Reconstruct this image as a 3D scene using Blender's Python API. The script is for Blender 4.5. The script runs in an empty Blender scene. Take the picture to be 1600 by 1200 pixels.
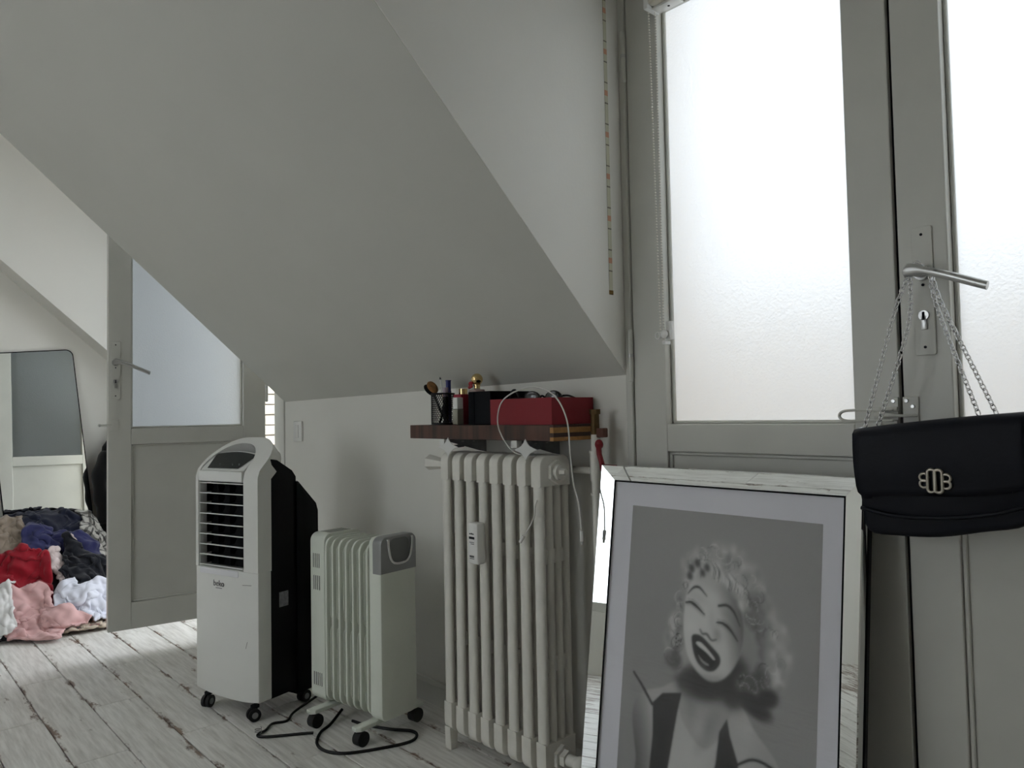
import bpy, bmesh, math, random
import numpy as np
from mathutils import Vector, Matrix
random.seed(7); np.random.seed(7)
S = bpy.context.scene
COL = S.collection

# ------------------------------------------------------------------ camera, sky, exposure
cam_d = bpy.data.cameras.new('camera'); cam = bpy.data.objects.new('camera', cam_d); COL.objects.link(cam)
yaw, pitch, roll = math.radians(-47.866), math.radians(2.22), math.radians(-1.092)
fwd = Vector((math.sin(yaw)*math.cos(pitch), math.cos(yaw)*math.cos(pitch), math.sin(pitch)))
rgt = Vector((math.cos(yaw), -math.sin(yaw), 0)); upv = rgt.cross(fwd)
r2 = rgt*math.cos(roll)+upv*math.sin(roll); u2 = -rgt*math.sin(roll)+upv*math.cos(roll)
mt = Matrix((r2, u2, -fwd)).transposed().to_4x4(); mt.translation = Vector((0, -1.396, 0.9))
cam.matrix_world = mt
cam_d.sensor_width = 36; cam_d.lens = 1165/1600*36; cam_d.clip_start = 0.02
S.camera = cam
W = bpy.data.worlds.new('overcast_sky'); S.world = W; W.use_nodes = True
bg = W.node_tree.nodes['Background']; bg.inputs[0].default_value = (0.89, 0.945, 1.0, 1); bg.inputs[1].default_value = 4.8
S.view_settings.view_transform = 'Standard'; S.view_settings.look = 'None'
S.view_settings.gamma = 1.0; S.view_settings.use_curve_mapping = False
S.view_settings.exposure = 0.0

# ------------------------------------------------------------------ helpers
def lin(c):
    return tuple(((v/12.92) if v <= .04045 else ((v+.055)/1.055)**2.4) for v in c)
def rgb(r, g, b): return lin((r/255, g/255, b/255))
MATS = {}
def mat(name, col, rough=.5, metal=0., noise=0., nscale=8., bump=0., bscale=60., coat=0., trans=0., ior=1.45, spec=.5, stretch=None):
    if name in MATS: return MATS[name]
    m = bpy.data.materials.new(name); m.use_nodes = True; N = m.node_tree.nodes; L = m.node_tree.links
    b = N['Principled BSDF']
    b.inputs['Base Color'].default_value = (*col, 1); b.inputs['Roughness'].default_value = rough; b.inputs['Metallic'].default_value = metal
    b.inputs['Coat Weight'].default_value = coat; b.inputs['Transmission Weight'].default_value = trans; b.inputs['IOR'].default_value = ior
    b.inputs['Specular IOR Level'].default_value = spec
    tc = N.new('ShaderNodeTexCoord'); vec = tc.outputs['Object']
    if stretch:
        mp = N.new('ShaderNodeMapping'); mp.inputs['Scale'].default_value = stretch; L.new(vec, mp.inputs[0]); vec = mp.outputs[0]
    n = N.new('ShaderNodeTexNoise'); n.inputs['Scale'].default_value = nscale; n.inputs['Detail'].default_value = 4; L.new(vec, n.inputs['Vector'])
    r = N.new('ShaderNodeValToRGB'); L.new(n.outputs['Fac'], r.inputs[0])
    r.color_ramp.elements[0].position = .35; r.color_ramp.elements[1].position = .65
    r.color_ramp.elements[0].color = (*[c*(1-noise) for c in col], 1); r.color_ramp.elements[1].color = (*[min(1, c*(1+noise)) for c in col], 1)
    L.new(r.outputs[0], b.inputs['Base Color'])
    if bump:
        n2 = N.new('ShaderNodeTexNoise'); n2.inputs['Scale'].default_value = bscale; n2.inputs['Detail'].default_value = 3; L.new(vec, n2.inputs['Vector'])
        bp = N.new('ShaderNodeBump'); bp.inputs['Strength'].default_value = bump; bp.inputs['Distance'].default_value = .004
        L.new(n2.outputs['Fac'], bp.inputs['Height']); L.new(bp.outputs[0], b.inputs['Normal'])
    MATS[name] = m; return m
def nodes(m): return m.node_tree.nodes, m.node_tree.links, m.node_tree.nodes['Principled BSDF']

def box(bm, x0, x1, y0, y1, z0, z1, bev=0., seg=2):
    g = bmesh.ops.create_cube(bm, size=1)['verts']
    for v in g: v.co = Vector((x0+(v.co.x+.5)*(x1-x0), y0+(v.co.y+.5)*(y1-y0), z0+(v.co.z+.5)*(z1-z0)))
    if bev:
        es = list({e for v in g for e in v.link_edges})
        bmesh.ops.bevel(bm, geom=es, offset=bev, segments=seg, profile=.5, affect='EDGES')
    return g
def cyl(bm, p0, p1, r0, r1=None, n=16, cap=True):
    r1 = r0 if r1 is None else r1
    p0, p1 = Vector(p0), Vector(p1); d = p1-p0; q = d.to_track_quat('Z', 'Y').to_matrix().to_4x4()
    g = bmesh.ops.create_cone(bm, cap_ends=cap, segments=n, radius1=r0, radius2=r1, depth=d.length)['verts']
    bmesh.ops.transform(bm, matrix=Matrix.Translation((p0+p1)/2)@q, verts=g); return g
def ball(bm, c, r, sc=(1, 1, 1), u=16, v=10):
    g = bmesh.ops.create_uvsphere(bm, u_segments=u, v_segments=v, radius=r)['verts']
    for w in g: w.co = Vector((w.co.x*sc[0]+c[0], w.co.y*sc[1]+c[1], w.co.z*sc[2]+c[2]))
    return g
def smooth_path(pts, k=8, closed=False):
    P = [Vector(p) for p in pts]; out = []; n = len(P)
    rng = range(n) if closed else range(n-1)
    for i in rng:
        a = P[(i-1) % n] if closed or i > 0 else P[0]*2-P[1]
        b = P[i]; c = P[(i+1) % n]
        d = P[(i+2) % n] if closed or i+2 < n else c*2-b
        for j in range(k):
            t = j/k
            out.append(.5*((2*b)+(c-a)*t+(2*a-5*b+4*c-d)*t*t+(-a+3*b-3*c+d)*t**3))
    if not closed: out.append(P[-1])
    return out
def tube(bm, pts, r, n=8, closed=False, rf=None):
    P = [Vector(p) for p in pts]; m = len(P); rings = []
    prev = None
    for i in range(m):
        a = P[(i-1) % m] if closed or i > 0 else P[i]; b = P[(i+1) % m] if closed or i < m-1 else P[i]
        t = (b-a).normalized()
        if prev is None:
            nrm = t.cross(Vector((0, 0, 1)));
            if nrm.length < .1: nrm = t.cross(Vector((1, 0, 0)))
            nrm.normalize()
        else:
            nrm = prev-t*prev.dot(t); nrm.normalize()
        prev = nrm; bn = t.cross(nrm); rr = r if rf is None else rf(i/(m-1))
        rings.append([bm.verts.new(P[i]+(nrm*math.cos(2*math.pi*k/n)+bn*math.sin(2*math.pi*k/n))*rr) for k in range(n)])
    for i in range(m if closed else m-1):
        A, B = rings[i], rings[(i+1) % m]
        for k in range(n): bm.faces.new((A[k], A[(k+1) % n], B[(k+1) % n], B[k]))
    if not closed:
        bm.faces.new(rings[0][::-1]); bm.faces.new(rings[-1])
def lathe(bm, prof, c=(0, 0, 0), n=20):
    rings = [[bm.verts.new((c[0]+r*math.cos(2*math.pi*k/n), c[1]+r*math.sin(2*math.pi*k/n), c[2]+z)) for k in range(n)] for r, z in prof]
    for A, B in zip(rings, rings[1:]):
        for k in range(n): bm.faces.new((A[k], A[(k+1) % n], B[(k+1) % n], B[k]))
    bm.faces.new(rings[0][::-1]); bm.faces.new(rings[-1])
def prism(bm, pts, axis, a, b, bev=0.):
    """extrude a 2D polygon along axis from a to b; pts are the other two coords in order"""
    def mk(p, w):
        if axis == 'x': return (w, p[0], p[1])
        if axis == 'y': return (p[0], w, p[1])
        return (p[0], p[1], w)
    A = [bm.verts.new(mk(p, a)) for p in pts]; B = [bm.verts.new(mk(p, b)) for p in pts]; n = len(pts)
    fs = [bm.faces.new(A[::-1]), bm.faces.new(B)]
    for i in range(n): fs.append(bm.faces.new((A[i], A[(i+1) % n], B[(i+1) % n], B[i])))
    bmesh.ops.recalc_face_normals(bm, faces=fs)
    if bev:
        es = list(fs[0].edges)+list(fs[1].edges)
        bmesh.ops.bevel(bm, geom=es, offset=bev, segments=2, profile=.5, affect='EDGES')
def rrect(x0, x1, y0, y1, r, k=5, corners=(1, 1, 1, 1)):
    out = []
    for (cx, cy, a0, on) in ((x1-r, y0+r, -90, corners[0]), (x1-r, y1-r, 0, corners[1]), (x0+r, y1-r, 90, corners[2]), (x0+r, y0+r, 180, corners[3])):
        if on:
            for i in range(k+1):
                a = math.radians(a0+90*i/k); out.append((cx+r*math.cos(a), cy+r*math.sin(a)))
        else:
            a = math.radians(a0+45); out.append((cx+r*math.copysign(1, math.cos(a)), cy+r*math.copysign(1, math.sin(a))))
    return out
def obj(name, bm, m, parent=None, smooth=False, auto=None):
    if isinstance(bm, bpy.types.Mesh): me = bm
    else:
        bmesh.ops.recalc_face_normals(bm, faces=bm.faces)
        me = bpy.data.meshes.new(name); bm.to_mesh(me); bm.free()
    if m and not me.materials: me.materials.append(m)
    if smooth:
        me.polygons.foreach_set('use_smooth', [True]*len(me.polygons))
        if auto:
            b2 = bmesh.new(); b2.from_mesh(me)
            for e in b2.edges:
                if len(e.link_faces) == 2 and e.calc_face_angle(0) > math.radians(auto): e.smooth = False
            b2.to_mesh(me); b2.free()
    o = bpy.data.objects.new(name, me); COL.objects.link(o)
    if parent: o.parent = parent
    return o
def B(): return bmesh.new()
def tag(o, label, cat, group=None, kind=None):
    o['label'] = label; o['category'] = cat
    if group: o['group'] = group
    if kind: o['kind'] = kind
    return o
def thing(name, label, cat, loc=(0, 0, 0), rz=0., group=None, kind=None):
    o = bpy.data.objects.new(name, None); COL.objects.link(o); o.location = loc; o.rotation_euler = (0, 0, rz)
    return tag(o, label, cat, group, kind)
def text_mesh(txt, size, depth=.0004):
    c = bpy.data.curves.new('t', 'FONT'); c.body = txt; c.size = size; c.extrude = depth; c.align_x = 'CENTER'; c.align_y = 'CENTER'
    o = bpy.data.objects.new('t', c); COL.objects.link(o)
    dg = bpy.context.evaluated_depsgraph_get(); me = bpy.data.meshes.new_from_object(o.evaluated_get(dg))
    bpy.data.objects.remove(o); return me

# ------------------------------------------------------------------ materials
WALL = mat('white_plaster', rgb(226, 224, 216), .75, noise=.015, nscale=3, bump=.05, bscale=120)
SLOPE = mat('shade_tinted_ceiling_white', rgb(204, 203, 195), .8, noise=.015, nscale=3, bump=.05, bscale=120)  # wall white greyed down: the slope's shade is put into the colour
CHEEK = mat('light_tinted_plaster', rgb(243, 241, 234), .75, noise=.012, nscale=3, bump=.05, bscale=120)  # wall white raised: dormer window light is put into the colour
PAINT = mat('satin_white_paint', rgb(206, 205, 197), .35, noise=.03, nscale=6, bump=.03, bscale=30)
RADW = mat('radiator_paint', rgb(226, 223, 214), .38, noise=.03, nscale=25, bump=.12, bscale=90)
PLAST = mat('white_plastic', rgb(232, 231, 227), .22, noise=.01, coat=.3)
MATTEW = mat('white_plastic_matt', rgb(228, 228, 224), .45, noise=.01)
HEATW = mat('heater_enamel', rgb(222, 226, 214), .32, noise=.015)
BLACKP = mat('black_plastic', rgb(8, 10, 14), .5, noise=.1, spec=.2)
RUBBER = mat('black_rubber', rgb(14, 14, 15), .6, noise=.1)
CHROME = mat('chrome', (.75, .75, .76), .12, 1.)
STEEL = mat('brushed_steel', (.55, .55, .54), .32, 1., noise=.05, nscale=40)
GALV = mat('galvanised_steel', rgb(150, 152, 152), .45, .6, noise=.1, nscale=60)
DARKGAP = mat('dark_gap', rgb(22, 24, 30), .8)
SILVERP = mat('silver_plastic', rgb(150, 151, 150), .35, .35)
def frosted(name, rough, tint, bump):
    m = bpy.data.materials.new(name); m.use_nodes = True; N, L, b = nodes(m)
    b.inputs['Base Color'].default_value = (*tint, 1); b.inputs['Transmission Weight'].default_value = 1
    b.inputs['Roughness'].default_value = rough; b.inputs['IOR'].default_value = 1.45
    tc = N.new('ShaderNodeTexCoord'); v = N.new('ShaderNodeTexNoise'); v.inputs['Scale'].default_value = 190; v.inputs['Detail'].default_value = 2
    L.new(tc.outputs['Object'], v.inputs['Vector']); bp = N.new('ShaderNodeBump'); bp.inputs['Strength'].default_value = bump; bp.inputs['Distance'].default_value = .002
    L.new(v.outputs['Fac'], bp.inputs['Height']); L.new(bp.outputs[0], b.inputs['Normal'])
    tr = N.new('ShaderNodeBsdfTranslucent'); tr.inputs[0].default_value = (*[c*.95 for c in tint], 1); mx = N.new('ShaderNodeMixShader'); mx.inputs[0].default_value = .68
    out = N['Material Output']; L.new(b.outputs[0], mx.inputs[1]); L.new(tr.outputs[0], mx.inputs[2]); L.new(mx.outputs[0], out.inputs['Surface'])
    return m
FROST = frosted('hammered_frosted_glass', .36, (.70, .725, .745), 1.0)
def clear_glass(name, tint=(1, 1, 1)):
    m = bpy.data.materials.new(name); m.use_nodes = True; N = m.node_tree.nodes; L = m.node_tree.links; N.clear()
    o = N.new('ShaderNodeOutputMaterial'); t = N.new('ShaderNodeBsdfTransparent'); g = N.new('ShaderNodeBsdfGlossy'); x = N.new('ShaderNodeMixShader'); f = N.new('ShaderNodeLayerWeight')
    t.inputs[0].default_value = (*tint, 1); g.inputs['Roughness'].default_value = .02; f.inputs[0].default_value = .5
    pw = N.new('ShaderNodeMath'); pw.operation = 'POWER'; pw.inputs[1].default_value = 5; L.new(f.outputs['Facing'], pw.inputs[0]); ma = N.new('ShaderNodeMath'); ma.operation = 'MULTIPLY_ADD'; ma.inputs[1].default_value = .9; ma.inputs[2].default_value = .035; L.new(pw.outputs[0], ma.inputs[0]); L.new(ma.outputs[0], x.inputs[0]); L.new(t.outputs[0], x.inputs[1]); L.new(g.outputs[0], x.inputs[2]); L.new(x.outputs[0], o.inputs[0]); return m
CLEAR = clear_glass('clear_sheet_glass')
MIRROR = mat('mirror_silver', (.86, .88, .87), .01, 1.)

# floor planks: white-washed boards with worn brown patches
def plank_mat():
    m = bpy.data.materials.new('whitewashed_plank'); m.use_nodes = True; N, L, b = nodes(m)
    tc = N.new('ShaderNodeTexCoord'); oi = N.new('ShaderNodeObjectInfo')
    off = N.new('ShaderNodeVectorMath'); off.operation = 'SCALE'; cx = N.new('ShaderNodeCombineXYZ')
    L.new(oi.outputs['Random'], cx.inputs[0]); L.new(oi.outputs['Random'], cx.inputs[1]); L.new(oi.outputs['Random'], cx.inputs[2])
    L.new(cx.outputs[0], off.inputs[0]); off.inputs['Scale'].default_value = 37
    add = N.new('ShaderNodeVectorMath'); L.new(tc.outputs['Object'], add.inputs[0]); L.new(off.outputs[0], add.inputs[1])
    def noise(scale, sc, det=5, rough=.6):
        mp = N.new('ShaderNodeMapping'); mp.inputs['Scale'].default_value = sc; L.new(add.outputs[0], mp.inputs[0])
        n = N.new('ShaderNodeTexNoise'); n.inputs['Scale'].default_value = scale; n.inputs['Detail'].default_value = det; n.inputs['Roughness'].default_value = rough
        L.new(mp.outputs[0], n.inputs['Vector']); return n.outputs['Fac']
    grain = noise(14, (.5, 6, 1)); big = noise(3, (1, 2.2, 1), 3)
    r1 = N.new('ShaderNodeValToRGB'); L.new(grain, r1.inputs[0])
    r1.color_ramp.elements[0].position = .3; r1.color_ramp.elements[0].color = (*rgb(206, 203, 196), 1)
    r1.color_ramp.elements[1].position = .62; r1.color_ramp.elements[1].color = (*rgb(240, 238, 233), 1)
    # worn patches, stretched along the board, stronger close to the long edges
    wear = noise(9, (.9, 2.6, 1), 6, .68)
    sep = N.new('ShaderNodeSeparateXYZ'); L.new(tc.outputs['Object'], sep.inputs[0])
    ab = N.new('ShaderNodeMath'); ab.operation = 'ABSOLUTE'; L.new(sep.outputs['Y'], ab.inputs[0])
    ed = N.new('ShaderNodeMapRange'); ed.inputs['From Min'].default_value = .045; ed.inputs['From Max'].default_value = .067; ed.inputs['To Max'].default_value = .16; L.new(ab.outputs[0], ed.inputs[0])
    sm = N.new('ShaderNodeMath'); sm.operation = 'ADD'; L.new(wear, sm.inputs[0]); L.new(ed.outputs[0], sm.inputs[1])
    r2_ = N.new('ShaderNodeValToRGB'); L.new(sm.outputs[0], r2_.inputs[0]); r2_.color_ramp.elements[0].position = .655; r2_.color_ramp.elements[1].position = .74
    r2_.color_ramp.elements[0].color = (0, 0, 0, 1); r2_.color_ramp.elements[1].color = (1, 1, 1, 1)
    r3 = N.new('ShaderNodeValToRGB'); L.new(grain, r3.inputs[0]); r3.color_ramp.elements[0].position = .35; r3.color_ramp.elements[1].position = .65
    r3.color_ramp.elements[0].color = (*rgb(86, 66, 54), 1); r3.color_ramp.elements[1].color = (*rgb(150, 128, 110), 1)
    mx = N.new('ShaderNodeMixRGB'); L.new(r2_.outputs[0], mx.inputs[0]); L.new(r1.outputs[0], mx.inputs[1]); L.new(r3.outputs[0], mx.inputs[2])
    mm = N.new('ShaderNodeMixRGB'); mm.blend_type = 'MULTIPLY'; mm.inputs[0].default_value = .35; L.new(mx.outputs[0], mm.inputs[1])
    rb = N.new('ShaderNodeValToRGB'); L.new(big, rb.inputs[0]); rb.color_ramp.elements[0].position = .3; rb.color_ramp.elements[0].color = (.8, .78, .76, 1); rb.color_ramp.elements[1].position = .6
    L.new(rb.outputs[0], mm.inputs[2]); L.new(mm.outputs[0], b.inputs['Base Color'])
    b.inputs['Roughness'].default_value = .42
    bp = N.new('ShaderNodeBump'); bp.inputs['Strength'].default_value = .15; bp.inputs['Distance'].default_value = .002; L.new(grain, bp.inputs['Height']); L.new(bp.outputs[0], b.inputs['Normal'])
    return m
PLANK = plank_mat()

# ------------------------------------------------------------------ setting: the attic room
XE, XR, YB = -4.55, 1.7, -3.6          # end wall, right wall, back wall
def zl(y): return .964+.902*(-y)       # slope at its left end
def zr(y): return .985+.965*(-y)       # slope at the right dormer
CEIL = 2.35
fl = obj('floor', (lambda b: (box(b, XE-.1, XR+.1, YB-.1, .2, -.06, -.012), b)[1])(B()), mat('floor_joint', rgb(92, 76, 66), .8))
tag(fl, 'whitewashed plank floor of the attic room with worn brown patches', 'floor', kind='structure')
pm = {}
def plank(L_):
    k = round(L_, 3)
    if k not in pm:
        b = B(); box(b, -L_/2+.0009, L_/2-.0009, -.0664, .0664, -.012, 0, .0016, 1); me = bpy.data.meshes.new('plank'); bmesh.ops.recalc_face_normals(b, faces=b.faces); b.to_mesh(me); b.free(); me.materials.append(PLANK); pm[k] = me
    return pm[k]
row = 0; P_ = .1353; y = -.386+P_*3
rows = []
k = 0
while True:
    ya = -.386+P_*(2-k); k += 1
    if ya < -1.9: break
    j0 = -2.659 if k % 2 == 0 else -2.256
    x = j0-.797*4
    while x < .4:
        a, b_ = max(x, XE), min(x+.797, .35)
        if b_-a > .05 and b_ > XE:
            o = obj('plank', plank(b_-a), None, fl); o.location = ((a+b_)/2, ya+P_/2-.0, 0)
        x += .797
b = B(); box(b, .352, XR, -1.874, .02, -.012, 0); box(b, XE, XR, YB, -1.876, -.012, 0)
o = obj('plank_floor_beyond', b, PLANK, fl); o['kind'] = 'stuff'

def wallbox(name, label, *bx, m=WALL):
    b = B()
    for q in bx: box(b, *q)
    return tag(obj(name, b, m), label, 'wall', kind='structure')
DL0, DL1, DR0, DR1 = -4.36, -2.97, -1.133, .1      # dormers: left and right
wallbox('wall_knee', 'low white knee wall behind the column radiator under the sloped ceiling', (DL1, DR0, 0, .12, -.02, .985), (XE-.1, DL0, 0, .12, -.02, .985), (DR1, XR+.1, 0, .12, -.02, .985))
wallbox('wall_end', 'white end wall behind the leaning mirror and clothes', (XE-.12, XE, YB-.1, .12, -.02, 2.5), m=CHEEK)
wallbox('wall_right', 'white wall of the room right of the dormer doors', (XR, XR+.1, YB-.1, .12, -.02, 2.5))
wx0, wx1, wz0, wz1 = -2.12, -1.22, .40, 1.85          # window in the opposite wall
wallbox('wall_back', 'white wall opposite the radiator with a window', (XE, wx0, YB-.12, YB, -.02, 2.5), (wx1, XR, YB-.12, YB, -.02, 2.5), (wx0, wx1, YB-.12, YB, -.02, wz0), (wx0, wx1, YB-.12, YB, wz1, 2.5))
# sloped ceiling between the dormers and beyond them
def slope(b, x0, x1, f0, f1, th=.04):
    n = 14; y1 = 1.5
    V = []
    for i in range(n+1):
        yy = .02-(y1+.02)*i/n
        V.append([b.verts.new((x0, yy, f0(yy))), b.verts.new((x1, yy, f1(yy))), b.verts.new((x1, yy, f1(yy)+th)), b.verts.new((x0, yy, f0(yy)+th))])
    for A, C_ in zip(V, V[1:]):
        for k in range(4): b.faces.new((A[k], A[(k+1) % 4], C_[(k+1) % 4], C_[k]))
    b.faces.new(V[0]); b.faces.new(V[-1][::-1])
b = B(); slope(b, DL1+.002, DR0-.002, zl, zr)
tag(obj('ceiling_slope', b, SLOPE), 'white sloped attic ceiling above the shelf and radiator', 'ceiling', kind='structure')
b = B(); slope(b, XE-.05, DL0-.002, zl, zl); slope(b, DR1+.002, XR+.05, zr, zr)
tag(obj('ceiling_slope_far', b, WALL), 'narrow strip of sloped ceiling beside the end wall', 'ceiling', kind='structure')
KX0, KX1, KY0, KY1 = -3.4, -1.5, -3.1, -2.4          # opening of the added, unseen skylight that lights floor and knee wall
b = B(); box(b, XE-.1, XR+.1, KY1, -1.36, CEIL, CEIL+.06); box(b, XE-.1, XR+.1, YB-.1, KY0, CEIL, CEIL+.06); box(b, XE-.1, KX0, KY0, KY1, CEIL, CEIL+.06); box(b, KX1, XR+.1, KY0, KY1, CEIL, CEIL+.06)
tag(obj('ceiling', b, WALL), 'flat white attic ceiling', 'ceiling', kind='structure')
DH = 2.33
b = B()
for (x0, x1) in ((DL0, DL1), (DR0, DR1)):
    box(b, x0-.03, x1+.03, -1.42, .45, DH, DH+.05); box(b, x0, x1, -1.42, -1.33, DH-.0, CEIL+.05)
tag(obj('ceiling_dormer', b, WALL), 'flat white ceiling inside the dormer recesses', 'ceiling', kind='structure')
def cheek(b, x0, x1, f):
    ys = [.13, .13, -1.36]
    prism(b, [(.13, f(.0)-.02), (.13, DH+.04), (-1.42, DH+.04), (-1.42, f(-1.42)+.001), (0, f(0)+.001)], 'x', x0, x1)
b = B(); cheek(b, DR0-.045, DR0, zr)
tag(obj('wall_cheek_right', b, CHEEK), 'white dormer side wall with painted-in window light beside the frosted doors', 'wall', kind='structure')
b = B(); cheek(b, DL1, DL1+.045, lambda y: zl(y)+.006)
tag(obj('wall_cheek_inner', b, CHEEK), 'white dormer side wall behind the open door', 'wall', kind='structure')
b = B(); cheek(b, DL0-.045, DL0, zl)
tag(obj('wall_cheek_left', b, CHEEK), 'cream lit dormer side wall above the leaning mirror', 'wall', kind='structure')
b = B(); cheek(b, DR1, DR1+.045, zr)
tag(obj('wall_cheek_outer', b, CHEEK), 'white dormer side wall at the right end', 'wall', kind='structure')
# baseboard along the knee wall
b = B(); prism(b, [(0, 0), (-.012, 0), (-.012, .058), (-.007, .07), (0, .072)], 'x', DL1, DR0)
tag(obj('baseboard_knee', b, PAINT), 'low white baseboard along the knee wall', 'baseboard', kind='structure')
# fixed door frames of both dormers: jambs, head and threshold
def frame(x0, x1, jl, jr, name, label):
    f = thing(name, label, 'door frame', kind='structure')
    b = B(); box(b, x0, x0+jl, -.006, .10, 0, DH, .003); obj('jamb', b, PAINT, f)
    b = B(); box(b, x1-jr, x1, -.006, .10, 0, DH, .003); obj('jamb', b, PAINT, f)
    b = B(); box(b, x0+jl, x1-jr, -.004, .10, 2.07, DH, .003); obj('head', b, PAINT, f)
    b = B(); box(b, x0+jl, x1-jr, -.004, .14, 0, .098, .004); obj('threshold', b, PAINT, f)
    return f
frame(DR0, DR1, .019, .019, 'trim_1', 'white painted frame around the closed frosted double doors')
frame(DL0, DL1, .105, .092, 'trim_2', 'white painted frame around the opened dormer door')

# ------------------------------------------------------------------ door leaves
LW, Z0, Z1, TH = .592, .1, 2.065, .045
GZ0, GZ1, PZ0, PZ1 = .868, 1.835, .2, .806
def lever(parent, s, z, d, length=.112, chain=False):
    """lever handle with long back plate; d = +1/-1 direction the lever points along s"""
    h = obj('door_handle', (lambda b: (prism(b, rrect(s-.017, s+.017, z-.142, z+.082, .004), 'y', -.004, 0, .0012), b)[1])(B()), PAINT, parent)
    h['label'] = 'long painted back plate with steel lever'
    b = B(); cyl(b, (s, 0, z), (s, -.012, z), .014, .012, 20); cyl(b, (s, -.01, z), (s, -.05, z), .0085, .009, 16)
    obj('collar', b, STEEL, h, True, 40)
    b = B()
    pts = [(s-d*.012, -.052, z+.001), (s+d*.006, -.054, z), (s+d*.022, -.056, z-.005), (s+d*.05, -.058, z-.015), (s+d*length, -.058, z-.042)]
    P = smooth_path(pts, 6); n = len(P)
    rings = []
    for i, p in enumerate(P):
        t = i/(n-1); w = .0125-.0055*min(1, t*2.2); th = .0075-.001*t
        if i == 0: w *= .6
        rings.append([b.verts.new((p.x+w*math.sin(a)*.25*d, p.y+th*math.cos(a), p.z+w*math.sin(a))) for a in [2*math.pi*k/12 for k in range(12)]])
    for A, C_ in zip(rings, rings[1:]):
        for k in range(12): b.faces.new((A[k], A[(k+1) % 12], C_[(k+1) % 12], C_[k]))
    b.faces.new(rings[0][::-1]); b.faces.new(rings[-1])
    obj('lever', b, STEEL, h, True, 50)
    b = B(); cyl(b, (s, -.002, z-.073), (s, -.008, z-.073), .0085, None, 16); box(b, s-.005, s+.005, -.008, -.002, z-.098, z-.073, .001)
    obj('lock_cylinder', b, STEEL, h, True, 40)
    b = B(); box(b, s-.002, s+.002, -.0088, -.006, z-.079, z-.067); obj('keyhole', b, DARKGAP, h)
    b = B()
    for zz in (z+.068, z-.02, z-.128): cyl(b, (s, -.003, zz), (s, -.0048, zz), .0025, None, 10)
    obj('plate_screw', b, DARKGAP, h)
    return h
def leaf(name, label, loc, rz, flip=False, pane=FROST):
    """local: s=0 at hinge edge, s grows to the free edge along +x (or -x when flip); y=0 room face, y=TH outside face"""
    f = -1 if flip else 1
    D = thing(name, label, 'door', loc, rz, kind='structure')
    def bx(nm, s0, s1, y0, y1, z0, z1, m=PAINT, bev=.002, par=D):
        b = B(); box(b, min(f*s0, f*s1), max(f*s0, f*s1), y0, y1, z0, z1, bev); return obj(nm, b, m, par)
    bx('stile', 0, .09, 0, TH, Z0, Z1); bx('stile', LW-.08, LW, 0, TH, Z0, Z1)
    bx('rail', .09, LW-.08, 0, TH, Z0, PZ0); bx('rail', .09, LW-.08, 0, TH, PZ1, GZ0); bx('rail', .09, LW-.08, 0, TH, GZ1, Z1)
    # lower panel, recessed, with a raised field and a small moulding
    p = bx('panel', .088, LW-.078, .012, TH-.012, PZ0-.002, PZ1+.002, bev=0)
    b = B()
    s0, s1 = .09, LW-.08
    for (a0, a1, c0, c1) in ((s0, s1, PZ1-.008, PZ1), (s0, s1, PZ0, PZ0+.008), (s0, s0+.008, PZ0, PZ1), (s1-.008, s1, PZ0, PZ1)):
        box(b, min(f*a0, f*a1), max(f*a0, f*a1), .006, .0125, c0, c1, .002, 1)
    obj('moulding', b, PAINT, p)
    g = bx('glass_pane', .096, LW-.086, .030, .034, GZ0+.002, GZ1-.002, pane, 0)
    # putty / bead around the pane
    b = B()
    for (a0, a1, c0, c1) in ((s0, s1, GZ0, GZ0+.007), (s0, s1, GZ1-.007, GZ1), (s0, s0+.007, GZ0, GZ1), (s1-.007, s1, GZ0, GZ1)):
        box(b, min(f*a0, f*a1), max(f*a0, f*a1), .021, .030, c0, c1, .002, 1)
    obj('glazing_bead', b, PAINT, g)
    for zz in (.36, 1.03, 1.75):
        b = B(); cyl(b, (-f*.004, -.006, zz-.055), (-f*.004, -.006, zz+.055), .0065, None, 14); ball(b, (-f*.004, -.006, zz+.057), .0068, u=10, v=6); ball(b, (-f*.004, -.006, zz-.057), .0068, u=10, v=6)
        hg = obj('hinge', b, PAINT, D, True, 50)
        b = B(); cyl(b, (-f*.004, -.006, zz-.004), (-f*.004, -.006, zz+.004), .0072, None, 14); obj('hinge_pin', b, STEEL, hg, True, 40)
    return D
dl = leaf('door_1', 'closed left leaf of the frosted double doors, behind the framed portrait', (-1.112, 0, 0), 0)
dr = leaf('door_2', 'closed right leaf of the frosted double doors with the handbag on its lever', (.079, 0, 0), 0, True)
lever(dr, -(LW-.04)+.0, 1.128, 1)
# cover strip gap between the leaves
b = B(); box(b, -.5205, -.5125, .012, .05, Z0, Z1); obj('meeting_gap', b, DARKGAP, dl).location = (1.112, 0, 0)
# opened left-dormer leaf
dop = leaf('door_3', 'opened white door leaf with frosted pane standing behind the air cooler', (-3.063, -.045, 0), math.radians(82.1), True)
lever(dop, -(LW-.025), 1.122, 1)
b = B(); cyl(b, (-LW+.01, -.006, .882), (-LW-.028, -.006, .882), .0035, None, 10); ball(b, (-LW-.03, -.006, .882), .006, u=10, v=6); box(b, -LW+.005, -LW+.035, -.004, .0, .862, .902, .001)
obj('bolt', b, PAINT, dop, True, 40)
dcl = leaf('door_4', 'closed frosted door leaf hidden behind the opened leaf', (-4.255, 0, 0), 0)
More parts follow.
